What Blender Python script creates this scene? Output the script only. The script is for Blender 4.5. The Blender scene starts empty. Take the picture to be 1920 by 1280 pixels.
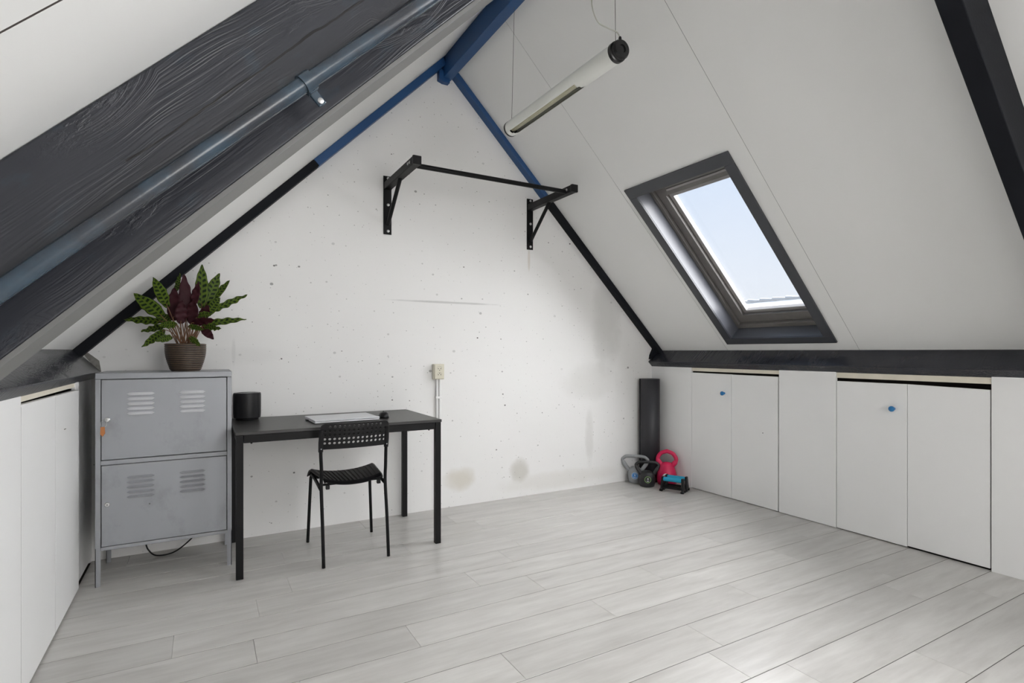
import bpy, bmesh, math, random
from mathutils import Vector, Matrix
random.seed(7)
PI = math.pi
S2 = math.sqrt(0.5)
scene = bpy.context.scene
col = scene.collection

# ------------------------------------------------------------------ camera
YAW = 0.514576
cam = bpy.data.cameras.new('camera')
cam.sensor_width = 36.0
cam.lens = 1028.2 / 1920 * 36.0
cam.shift_y = 18.86 / 1920
cam.clip_start = 0.02
camo = bpy.data.objects.new('camera', cam)
col.objects.link(camo)
camo.location = (0, 0, 1.16)
camo.rotation_euler = (PI / 2, 0, -YAW)
scene.camera = camo

# ------------------------------------------------------------------ sky, sun, large lights, exposure
world = bpy.data.worlds.new('sky')
scene.world = world
world.use_nodes = True
wn, wl = world.node_tree.nodes, world.node_tree.links
wn.clear()
wo = wn.new('ShaderNodeOutputWorld'); wb = wn.new('ShaderNodeBackground')
wt = wn.new('ShaderNodeTexCoord'); ws = wn.new('ShaderNodeSeparateXYZ'); wr = wn.new('ShaderNodeValToRGB')
wl.new(wt.outputs['Generated'], ws.inputs[0]); wl.new(ws.outputs['Z'], wr.inputs[0])
wr.color_ramp.elements[0].position = 0.0; wr.color_ramp.elements[0].color = (0.93, 0.96, 1.0, 1)
wr.color_ramp.elements[1].position = 0.5; wr.color_ramp.elements[1].color = (0.56, 0.73, 1.0, 1)
wl.new(wr.outputs[0], wb.inputs[0]); wb.inputs[1].default_value = 0.98
wl.new(wb.outputs[0], wo.inputs[0])

sun = bpy.data.lights.new('daylight', 'SUN')
sun.energy = 43.0
sun.angle = math.radians(120)
sun.color = (0.985, 0.985, 1.0)
suno = bpy.data.objects.new('daylight', sun)
col.objects.link(suno)
suno.rotation_euler = Vector((-0.85, 0.34, -0.38)).to_track_quat('-Z', 'Y').to_euler()

def area(name, loc, direction, sx, sy, power, color=(1, 1, 1)):
    l = bpy.data.lights.new(name, 'AREA')
    l.shape = 'RECTANGLE'; l.size = sx; l.size_y = sy; l.energy = power; l.color = color
    o = bpy.data.objects.new(name, l); col.objects.link(o)
    o.location = loc
    o.rotation_euler = Vector(direction).to_track_quat('-Z', 'Y').to_euler()
    return o
# fill lamp added behind the camera, framed as an invented opening (fill_light_frame); added_skylight is an added, unseen skylight
W2X0, W2X1, W2Y0, W2Y1 = 2.10, 3.06, -0.62, 0.32
area('added_rear_fill', (1.75, -2.56, 1.35), (0, 1, -0.05), 1.5, 1.9, 70, (1.0, 0.985, 0.965))

scene.view_settings.view_transform = 'Standard'
scene.view_settings.look = 'None'
scene.view_settings.gamma = 1
scene.view_settings.use_curve_mapping = False
scene.view_settings.exposure = 0.0
scene.cycles.max_bounces = 12
scene.cycles.diffuse_bounces = 6

# ------------------------------------------------------------------ materials
def nmat(name):
    m = bpy.data.materials.new(name); m.use_nodes = True
    nt = m.node_tree
    b = nt.nodes.get('Principled BSDF')
    return m, nt, b
def nd(nt, typ, ins=None, **kw):
    n = nt.nodes.new(typ)
    for k, v in kw.items(): setattr(n, k, v)
    if ins:
        for k, v in ins.items():
            if hasattr(v, 'is_output') or isinstance(v, bpy.types.NodeSocket): nt.links.new(v, n.inputs[k])
            else: n.inputs[k].default_value = v
    return n
def mth(nt, op, a, b=None, c=None, clamp=False):
    ins = {0: a}
    if b is not None: ins[1] = b
    if c is not None: ins[2] = c
    n = nd(nt, 'ShaderNodeMath', ins, operation=op); n.use_clamp = clamp
    return n.outputs[0]
def mixc(nt, fac, a, b, blend='MIX'):
    n = nt.nodes.new('ShaderNodeMix'); n.data_type = 'RGBA'; n.blend_type = blend
    for k, v in ((0, fac), (6, a), (7, b)):
        if isinstance(v, bpy.types.NodeSocket): nt.links.new(v, n.inputs[k])
        else: n.inputs[k].default_value = v if k == 0 else (*v[:3], 1)
    return n.outputs[2]
def ramp(nt, v, stops):
    n = nt.nodes.new('ShaderNodeValToRGB')
    cr = n.color_ramp
    while len(cr.elements) < len(stops): cr.elements.new(0.5)
    for e, (p, c) in zip(cr.elements, stops):
        e.position = p; e.color = (c, c, c, 1) if not hasattr(c, '__len__') else (*c, 1)
    nt.links.new(v, n.inputs[0])
    return n.outputs[0]
def noise(nt, vec, scale, detail=3, rough=0.55):
    return nd(nt, 'ShaderNodeTexNoise', {'Vector': vec, 'Scale': scale, 'Detail': detail, 'Roughness': rough}).outputs[0]
def mapping(nt, vec, scale=(1, 1, 1), loc=(0, 0, 0), rot=(0, 0, 0)):
    return nd(nt, 'ShaderNodeMapping', {'Vector': vec, 'Scale': scale, 'Location': loc, 'Rotation': rot}).outputs[0]
def objco(nt): return nd(nt, 'ShaderNodeTexCoord').outputs['Object']
def wpos(nt): return nd(nt, 'ShaderNodeNewGeometry').outputs['Position']
def bump(nt, b, h, strength=0.2, dist=0.01):
    n = nd(nt, 'ShaderNodeBump', {'Height': h, 'Strength': strength, 'Distance': dist})
    nt.links.new(n.outputs[0], b.inputs['Normal'])

def plain(name, c, rough=0.5, metal=0.0, spec=0.5, var=0.06, nscale=9, bstr=0.05, coat=0.0):
    """painted / moulded surface: flat colour with slight mottling and fine relief"""
    m, nt, b = nmat(name)
    p = objco(nt)
    n1 = noise(nt, p, nscale, 4)
    f = mth(nt, 'MULTIPLY_ADD', n1, 2 * var, 1 - var)
    cc = nd(nt, 'ShaderNodeVectorMath', {0: (*c,), 1: (1, 1, 1)}, operation='MULTIPLY')
    cb = nd(nt, 'ShaderNodeCombineXYZ', {0: f, 1: f, 2: f})
    nt.links.new(cb.outputs[0], cc.inputs[1])
    nt.links.new(cc.outputs[0], b.inputs['Base Color'])
    b.inputs['Roughness'].default_value = rough
    b.inputs['Metallic'].default_value = metal
    b.inputs['Specular IOR Level'].default_value = spec
    b.inputs['Coat Weight'].default_value = coat
    if bstr: bump(nt, b, noise(nt, p, nscale * 12, 3), bstr, 0.004)
    return m

MAT = {}
MAT['white'] = plain('white_paint', (0.82, 0.82, 0.81), 0.55, var=0.02, nscale=3, bstr=0.03)
MAT['door'] = plain('door_paint', (0.83, 0.83, 0.825), 0.42, var=0.02, nscale=4, bstr=0.03)
MAT['slope'] = plain('slope_panel_paint', (0.77, 0.77, 0.76), 0.6, var=0.02, nscale=2, bstr=0.03)
MAT['rail'] = plain('bare_pine_rail', (0.74, 0.69, 0.58), 0.6, var=0.1, nscale=12)
MAT['joint'] = plain('dark_floor_joint', (0.085, 0.08, 0.075), 0.8)
MAT['void'] = plain('gap_shade_and_marks', (0.05, 0.04, 0.035), 0.9)  # near-black colour stands in for shade in gaps; also nick and scratch
MAT['casing'] = plain('anthracite_paint', (0.042, 0.045, 0.053), 0.38, var=0.1, nscale=6, bstr=0.04)
MAT['reveal'] = plain('anthracite_gloss_paint', (0.10, 0.105, 0.12), 0.33, var=0.1, nscale=6, bstr=0.04)
MAT['sash'] = plain('grey_brown_sash', (0.15, 0.14, 0.132), 0.4, var=0.15, nscale=20)
MAT['bead'] = plain('pale_glazing_bead', (0.30, 0.29, 0.285), 0.4)
MAT['blue'] = plain('blue_paint', (0.012, 0.065, 0.19), 0.45, var=0.12, nscale=8, bstr=0.08)
MAT['navy'] = plain('dark_navy_paint', (0.008, 0.009, 0.012), 0.6, spec=0.12, var=0.2, nscale=8, bstr=0.1)
MAT['soffit'] = plain('grey_primer', (0.16, 0.16, 0.157), 0.6, var=0.05, nscale=4)
MAT['black_metal'] = plain('black_powder_coat', (0.005, 0.005, 0.0055), 0.45, spec=0.2, var=0.05, bstr=0.03)
MAT['black_plastic'] = plain('black_plastic', (0.006, 0.006, 0.007), 0.4, spec=0.3, var=0.05)
MAT['black_gloss'] = plain('black_gloss', (0.006, 0.006, 0.007), 0.25)
MAT['steel'] = plain('zinc_steel', (0.62, 0.62, 0.62), 0.35, metal=1.0)
MAT['louvre'] = plain('pale_silver', (0.62, 0.63, 0.65), 0.35, metal=0.2, bstr=0)  # paler silver for the upper-door louvres only
MAT['laptop'] = plain('silver_aluminium', (0.68, 0.69, 0.71), 0.4, metal=0.4)
MAT['socket'] = plain('cream_plastic', (0.66, 0.63, 0.52), 0.4, var=0.02, bstr=0)
MAT['socket_dark'] = plain('socket_hole', (0.05, 0.045, 0.04), 0.6, bstr=0)
MAT['pvc'] = plain('white_pvc', (0.78, 0.78, 0.77), 0.4, var=0.02, bstr=0)
MAT['mat'] = plain('charcoal_foam', (0.028, 0.028, 0.033), 0.45, nscale=30, bstr=0.15)
MAT['kb_grey'] = plain('grey_vinyl', (0.27, 0.28, 0.29), 0.5, var=0.04, bstr=0.05)
MAT['kb_black'] = plain('black_vinyl', (0.016, 0.016, 0.018), 0.42, var=0.04, bstr=0.05)
MAT['kb_pink'] = plain('pink_vinyl', (0.62, 0.012, 0.085), 0.42, var=0.04, bstr=0.05)
MAT['decal_blue'] = plain('blue_decal', (0.015, 0.18, 0.48), 0.4, bstr=0)
MAT['decal_white'] = plain('white_decal', (0.8, 0.82, 0.85), 0.4, bstr=0)
MAT['decal_green'] = plain('green_decal', (0.25, 0.5, 0.12), 0.4, bstr=0)
MAT['decal_black'] = plain('black_decal', (0.008, 0.008, 0.008), 0.4, bstr=0)
MAT['foam_blue'] = plain('turquoise_foam', (0.012, 0.30, 0.48), 0.7, nscale=30, bstr=0.15)
MAT['knob'] = plain('blue_knob_paint', (0.015, 0.17, 0.42), 0.3, bstr=0)
MAT['lamp_white'] = plain('opal_white_tube', (0.80, 0.81, 0.77), 0.3, var=0.02, bstr=0)
MAT['lamp_inner'] = plain('lamp_reflector', (0.80, 0.78, 0.58), 0.35, bstr=0)
MAT['cord_grey'] = plain('grey_cord', (0.42, 0.42, 0.38), 0.5, bstr=0)
MAT['wire'] = plain('steel_wire', (0.12, 0.12, 0.12), 0.4, metal=0.6, bstr=0)
MAT['tag'] = plain('tan_leather', (0.45, 0.17, 0.05), 0.6)
MAT['soil'] = plain('potting_soil', (0.03, 0.02, 0.014), 0.9, var=0.3, nscale=60, bstr=0.5)
MAT['petiole'] = plain('brown_stem', (0.16, 0.07, 0.03), 0.5)
MAT['roof_tile'] = plain('grey_ridge_tile', (0.35, 0.36, 0.38), 0.7)
MAT['roof_far'] = plain('pale_roofing', (0.8, 0.8, 0.8), 0.7)
MAT['slab'] = plain('ground_grey', (0.3, 0.3, 0.28), 0.9)
MAT['mortar'] = plain('rough_mortar', (0.26, 0.25, 0.23), 0.9, var=0.5, nscale=60, bstr=0.8)

def m_gable():
    m, nt, b = nmat('painted_concrete')
    P = wpos(nt)
    base = mixc(nt, noise(nt, P, 1.3, 3), (0.77, 0.765, 0.755), (0.83, 0.825, 0.815))
    q_ = nd(nt, 'ShaderNodeSeparateXYZ', {0: P}); PXZ = nd(nt, 'ShaderNodeCombineXYZ', {0: q_.outputs[0], 1: q_.outputs[2], 2: 0.0}).outputs[0]
    dark = None
    for sc, thr, lo, off in ((5.5, 0.45, 0.020, 0), (9.0, 0.42, 0.022, 3.3), (19.0, 0.24, 0.03, 7.1)):
        v = nd(nt, 'ShaderNodeTexVoronoi', voronoi_dimensions='2D')
        nt.links.new(mapping(nt, PXZ, (1, 1.25, 1), (off, off, 0)), v.inputs['Vector']); v.inputs['Scale'].default_value = sc
        rnd = nd(nt, 'ShaderNodeSeparateColor', {0: v.outputs['Color']})
        keep = mth(nt, 'LESS_THAN', rnd.outputs[0], thr)
        rad = mth(nt, 'MULTIPLY_ADD', mth(nt, 'POWER', rnd.outputs[1], 3.0), 0.045, lo)
        spot = mth(nt, 'MULTIPLY', keep, mth(nt, 'LESS_THAN', v.outputs['Distance'], rad))
        spot = mth(nt, 'MULTIPLY', spot, mth(nt, 'MULTIPLY_ADD', rnd.outputs[2], 0.7, 0.3))
        dark = spot if dark is None else mth(nt, 'MAXIMUM', dark, spot)
    # fewer pits in patches
    dens = ramp(nt, noise(nt, P, 2.2, 2), [(0.38, 0.25), (0.62, 1.0)])
    dark = mth(nt, 'MULTIPLY', dark, dens)
    sp = nd(nt, 'ShaderNodeSeparateXYZ', {0: P})
    wob = mth(nt, 'MULTIPLY_ADD', noise(nt, P, 7, 3), 1.4, -0.7)
    colr = base
    # old stains, scuffs, smears, plain dark patches and one painted-in shade: x, z, rx, rz, strength, colour
    for x, z, rx, rz, st, c in ((1.69, 0.20, 0.13, 0.09, 0.5, (0.52, 0.47, 0.36)), (2.21, 0.21, 0.09, 0.10, 0.55, (0.44, 0.42, 0.36)),
                                (3.10, 1.42, 0.16, 0.42, 0.4, (0.52, 0.52, 0.50)), (2.92, 0.90, 0.28, 0.16, 0.3, (0.55, 0.54, 0.51)),
                                (2.91, 0.42, 0.045, 0.25, 0.3, (0.50, 0.49, 0.46)), (2.62, 2.38, 0.16, 0.10, 0.25, (0.5, 0.5, 0.49)),  # last entry paints in soft shade by the right bracket
                                (1.57, 1.525, 0.40, 0.009, 0.6, (0.42, 0.42, 0.41)), (0.0, 1.13, 0.5, 0.06, 0.15, (0.55, 0.55, 0.54)),
                                (2.6, 0.10, 0.6, 0.07, 0.25, (0.55, 0.52, 0.46)), (0.17, 1.16, 0.012, 0.09, 0.25, (0.5, 0.5, 0.49)),
                                (3.42, 0.75, 0.22, 0.5, 0.15, (0.55, 0.55, 0.52)), (2.30, 1.90, 0.012, 0.10, 0.4, (0.5, 0.42, 0.32))):  # first entry: broad faint grey patch behind the mat
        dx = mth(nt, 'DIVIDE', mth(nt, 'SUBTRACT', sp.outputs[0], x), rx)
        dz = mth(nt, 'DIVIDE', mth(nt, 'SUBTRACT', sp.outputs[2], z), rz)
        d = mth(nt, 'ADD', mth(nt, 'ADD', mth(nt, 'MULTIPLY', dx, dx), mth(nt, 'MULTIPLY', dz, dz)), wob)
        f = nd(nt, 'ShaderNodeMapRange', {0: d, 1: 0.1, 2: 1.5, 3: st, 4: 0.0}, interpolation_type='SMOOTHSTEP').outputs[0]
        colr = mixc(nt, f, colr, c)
    colr = mixc(nt, dark, colr, (0.10, 0.095, 0.09))
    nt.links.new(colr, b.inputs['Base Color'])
    b.inputs['Roughness'].default_value = 0.7
    h = mth(nt, 'SUBTRACT', mth(nt, 'MULTIPLY', noise(nt, P, 22, 4), 0.25), dark)
    bump(nt, b, h, 0.35, 0.006)
    return m
MAT['gable'] = m_gable()

def m_plank():
    m, nt, b = nmat('pale_grey_oak_laminate')
    P = wpos(nt)
    oi = nd(nt, 'ShaderNodeObjectInfo')
    r = oi.outputs['Random']
    sh = nd(nt, 'ShaderNodeCombineXYZ', {0: mth(nt, 'MULTIPLY', r, 37.0), 1: mth(nt, 'MULTIPLY', r, 91.0), 2: 0.0}).outputs[0]
    V = nd(nt, 'ShaderNodeVectorMath', {0: P, 1: sh}, operation='ADD').outputs[0]
    g1 = noise(nt, mapping(nt, V, (1.6, 11, 1)), 1.6, 5, 0.6)
    g2 = noise(nt, mapping(nt, V, (3, 60, 1)), 2.0, 4, 0.6)
    c = mixc(nt, ramp(nt, g1, [(0.30, 0.0), (0.72, 1.0)]), (0.45, 0.435, 0.412), (0.615, 0.603, 0.575))
    c = mixc(nt, mth(nt, 'MULTIPLY', g2, 0.22), c, (0.44, 0.425, 0.405))
    # knots / smoky streaks
    k = noise(nt, mapping(nt, V, (2.2, 8, 1), (5, 2, 0)), 1.2, 3, 0.5)
    c = mixc(nt, ramp(nt, k, [(0.62, 0.0), (0.78, 0.5)]), c, (0.34, 0.32, 0.30))
    tone = mth(nt, 'MULTIPLY_ADD', r, 0.12, 0.94)
    cb = nd(nt, 'ShaderNodeCombineXYZ', {0: tone, 1: tone, 2: tone})
    cc = nd(nt, 'ShaderNodeVectorMath', {0: c, 1: cb.outputs[0]}, operation='MULTIPLY')
    nt.links.new(cc.outputs[0], b.inputs['Base Color'])
    nt.links.new(mth(nt, 'MULTIPLY_ADD', g1, 0.12, 0.24), b.inputs['Roughness'])
    bump(nt, b, g2, 0.06, 0.002)
    return m
MAT['plank'] = m_plank()

def m_beam(name, ox, oz, blue=0.15):
    """old painted timber: u runs along the 45 degree beam, w across it"""
    m, nt, b = nmat(name)
    P = wpos(nt)
    sp = nd(nt, 'ShaderNodeSeparateXYZ', {0: P})
    u = mth(nt, 'MULTIPLY', mth(nt, 'ADD', sp.outputs[0], sp.outputs[2]), S2)
    w = mth(nt, 'MULTIPLY', mth(nt, 'SUBTRACT', sp.outputs[2], sp.outputs[0]), S2)
    V = nd(nt, 'ShaderNodeCombineXYZ', {0: u, 1: sp.outputs[1], 2: w}).outputs[0]
    warp = noise(nt, mapping(nt, V, (0.6, 1, 1.6)), 4.0, 2)
    Vw = nd(nt, 'ShaderNodeCombineXYZ', {0: mth(nt, 'MULTIPLY', u, 0.55), 1: mth(nt, 'MULTIPLY', sp.outputs[1], 14.0),
                                         2: mth(nt, 'ADD', mth(nt, 'MULTIPLY', w, 26.0), mth(nt, 'MULTIPLY', warp, 2.2))}).outputs[0]
    grain = noise(nt, Vw, 2.6, 4, 0.6)
    fine = noise(nt, mapping(nt, V, (8, 60, 90)), 2.0, 3)
    c = mixc(nt, noise(nt, V, 6, 3), (0.017, 0.019, 0.026), (0.030, 0.032, 0.040))
    c = mixc(nt, ramp(nt, noise(nt, mapping(nt, V, (7, 10, 14)), 2.0, 4), [(0.60, 0.0), (0.72, blue)]), c, (0.035, 0.075, 0.11))
    # long drying crack: distance to a wandering line
    wander = mth(nt, 'MULTIPLY_ADD', noise(nt, mapping(nt, V, (6, 0, 0)), 1.0, 3), 0.022, -0.011)
    dcr = mth(nt, 'ABSOLUTE', mth(nt, 'SUBTRACT', mth(nt, 'SUBTRACT', w, wander), oz))
    inside = mth(nt, 'MULTIPLY', mth(nt, 'GREATER_THAN', u, ox), mth(nt, 'LESS_THAN', dcr, mth(nt, 'MULTIPLY', noise(nt, mapping(nt, V, (3, 0, 0)), 2.0, 2), 0.0042)))
    c = mixc(nt, inside, c, (0.003, 0.003, 0.003))
    # knots: a few, with rings of grain bending round them
    vk = nd(nt, 'ShaderNodeTexVoronoi', voronoi_dimensions='2D')
    nt.links.new(nd(nt, 'ShaderNodeCombineXYZ', {0: mth(nt, 'MULTIPLY_ADD', u, 2.1, 0.35), 1: mth(nt, 'MULTIPLY_ADD', w, 5.5, 0.8), 2: 0.0}).outputs[0], vk.inputs['Vector']); vk.inputs['Scale'].default_value = 1.0
    near = ramp(nt, vk.outputs['Distance'], [(0.05, 1.0), (0.30, 0.0)])
    gw = nd(nt, 'ShaderNodeCombineXYZ', {0: mth(nt, 'MULTIPLY', u, 0.8), 1: mth(nt, 'MULTIPLY', sp.outputs[1], 9.0),
         2: mth(nt, 'ADD', mth(nt, 'MULTIPLY', w, 30.0), mth(nt, 'ADD', mth(nt, 'MULTIPLY', near, 2.2), mth(nt, 'MULTIPLY', warp, 1.6)))}).outputs[0]
    g1 = noise(nt, gw, 1.6, 3, 0.55)
    lines = mth(nt, 'SINE', mth(nt, 'MULTIPLY', g1, 42.0))
    amp = ramp(nt, noise(nt, mapping(nt, V, (1.2, 1, 4)), 2.0, 2), [(0.40, 0.0), (0.62, 1.0)])
    h = mth(nt, 'MULTIPLY', mth(nt, 'MULTIPLY', lines, amp), 0.16)
    h = mth(nt, 'ADD', h, mth(nt, 'MULTIPLY', noise(nt, mapping(nt, V, (2.5, 20, 28)), 2.0, 3), 0.5))
    # broken, flaking paint round the knots
    chip = noise(nt, mapping(nt, V, (16, 60, 48)), 1.5, 4, 0.6)
    patch = mth(nt, 'MAXIMUM', mth(nt, 'MULTIPLY', near, 0.9), ramp(nt, noise(nt, mapping(nt, V, (2.2, 3, 7)), 1.4, 2), [(0.60, 0.0), (0.70, 0.8)]))
    h = mth(nt, 'ADD', h, mth(nt, 'MULTIPLY', mth(nt, 'MULTIPLY', patch, ramp(nt, chip, [(0.45, 0.0), (0.60, 1.0)])), 0.9))
    h = mth(nt, 'SUBTRACT', h, mth(nt, 'MULTIPLY', inside, 1.0))
    nt.links.new(c, b.inputs['Base Color'])
    b.inputs['Roughness'].default_value = 0.36
    bump(nt, b, h, 0.55, 0.0032)
    return m
MAT['beam'] = m_beam('old_dark_painted_timber', 0.98, 1.150)
MAT['purlin'] = m_beam('dark_painted_purlin', 99, 0, 0.0)
MAT['purlin'].node_tree.nodes['Principled BSDF'].inputs['Roughness'].default_value = 0.24
def m_pipe():
    m, nt, b = nmat('blue_grey_painted_pipe')
    P = objco(nt)
    c = mixc(nt, ramp(nt, noise(nt, P, 6, 4), [(0.45, 0.0), (0.65, 1.0)]), (0.022, 0.027, 0.036), (0.025, 0.055, 0.085))
    nt.links.new(c, b.inputs['Base Color']); b.inputs['Roughness'].default_value = 0.27
    b.inputs['Specular IOR Level'].default_value = 0.7
    bump(nt, b, noise(nt, P, 60, 3), 0.12, 0.003)
    return m
MAT['pipe'] = m_pipe()
def m_locker():
    m, nt, b = nmat('silver_grey_lacquer')
    P = objco(nt)
    smear = ramp(nt, noise(nt, mapping(nt, P, (3, 3, 2.2)), 2.2, 5, 0.65), [(0.54, 0.0), (0.74, 0.5)])
    c = mixc(nt, smear, (0.315, 0.325, 0.345), (0.20, 0.205, 0.215))
    v = nd(nt, 'ShaderNodeTexVoronoi', {'Vector': P, 'Scale': 9.0})
    rr = nd(nt, 'ShaderNodeSeparateColor', {0: v.outputs['Color']})
    ding = mth(nt, 'MULTIPLY', mth(nt, 'LESS_THAN', v.outputs['Distance'], 0.035), mth(nt, 'LESS_THAN', rr.outputs[0], 0.35))
    c = mixc(nt, ding, c, (0.12, 0.12, 0.12))
    nt.links.new(c, b.inputs['Base Color'])
    b.inputs['Metallic'].default_value = 0.35
    nt.links.new(mth(nt, 'MULTIPLY_ADD', noise(nt, P, 5, 4), 0.2, 0.30), b.inputs['Roughness'])
    return m
MAT['locker'] = m_locker()
def m_desk():
    m, nt, b = nmat('black_brown_foil')
    P = objco(nt)
    g = noise(nt, mapping(nt, P, (3, 40, 40)), 2, 4)
    nt.links.new(mixc(nt, g, (0.014, 0.0135, 0.0135), (0.030, 0.029, 0.028)), b.inputs['Base Color'])
    b.inputs['Roughness'].default_value = 0.36
    bump(nt, b, g, 0.08, 0.002)
    return m
MAT['desk'] = m_desk()
def m_leaf(name, under=False):
    m, nt, b = nmat(name)
    if under:
        c = mixc(nt, noise(nt, objco(nt), 30, 3), (0.022, 0.004, 0.007), (0.045, 0.009, 0.014))
    else:
        uv = nd(nt, 'ShaderNodeSeparateXYZ', {0: nd(nt, 'ShaderNodeUVMap', uv_map='leaf').outputs[0]})
        u = mth(nt, 'MULTIPLY_ADD', uv.outputs[0], 2.0, -1.0)
        au = mth(nt, 'ABSOLUTE', u)
        ph = mth(nt, 'ADD', mth(nt, 'MULTIPLY', uv.outputs[1], 52.0), mth(nt, 'MULTIPLY', mth(nt, 'SIGN', u), 1.5))
        s = mth(nt, 'SINE', mth(nt, 'ADD', ph, mth(nt, 'MULTIPLY', au, -3.0)))
        blot = mth(nt, 'MULTIPLY', mth(nt, 'GREATER_THAN', s, 0.05), mth(nt, 'MULTIPLY', mth(nt, 'GREATER_THAN', au, 0.12), mth(nt, 'LESS_THAN', au, 0.72)))
        edge = mth(nt, 'GREATER_THAN', au, 0.93)
        g = mixc(nt, noise(nt, objco(nt), 25, 2), (0.05, 0.085, 0.010), (0.10, 0.15, 0.016))
        c = mixc(nt, mth(nt, 'MAXIMUM', blot, edge), g, (0.008, 0.018, 0.006))
    nt.links.new(c, b.inputs['Base Color'])
    b.inputs['Roughness'].default_value = 0.5
    b.inputs['Specular IOR Level'].default_value = 0.15
    return m
MAT['leaf'] = m_leaf('spotted_green_leaf')
MAT['leaf_under'] = m_leaf('maroon_leaf_underside', True)
def m_pot():
    m, nt, b = nmat('ribbed_brown_glaze')
    P = objco(nt)
    z = nd(nt, 'ShaderNodeSeparateXYZ', {0: P}).outputs[2]
    s = mth(nt, 'SINE', mth(nt, 'MULTIPLY', z, 2 * PI / 0.0102))
    f = mth(nt, 'MULTIPLY', ramp(nt, s, [(0.35, 0.0), (0.95, 1.0)]), mth(nt, 'MULTIPLY_ADD', noise(nt, P, 35, 3), 1.2, 0.1))
    nt.links.new(mixc(nt, f, (0.012, 0.007, 0.005), (0.24, 0.165, 0.10)), b.inputs['Base Color'])
    b.inputs['Roughness'].default_value = 0.5
    return m
MAT['pot'] = m_pot()
def m_glass():
    m = bpy.data.materials.new('window_glass'); m.use_nodes = True
    nt = m.node_tree; nt.nodes.clear()
    o = nt.nodes.new('ShaderNodeOutputMaterial')
    t = nt.nodes.new('ShaderNodeBsdfTransparent'); g = nt.nodes.new('ShaderNodeBsdfGlossy'); g.inputs['Roughness'].default_value = 0.02
    lw = nd(nt, 'ShaderNodeLayerWeight', {'Blend': 0.5})
    fr = nd(nt, 'ShaderNodeMath', {0: mth(nt, 'POWER', lw.outputs['Facing'], 4.0), 1: 0.35, 2: 0.02}, operation='MULTIPLY_ADD')
    mx = nt.nodes.new('ShaderNodeMixShader')
    nt.links.new(fr.outputs[0], mx.inputs[0]); nt.links.new(t.outputs[0], mx.inputs[1]); nt.links.new(g.outputs[0], mx.inputs[2])
    nt.links.new(mx.outputs[0], o.inputs[0])
    return m
MAT['glass'] = m_glass()

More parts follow.
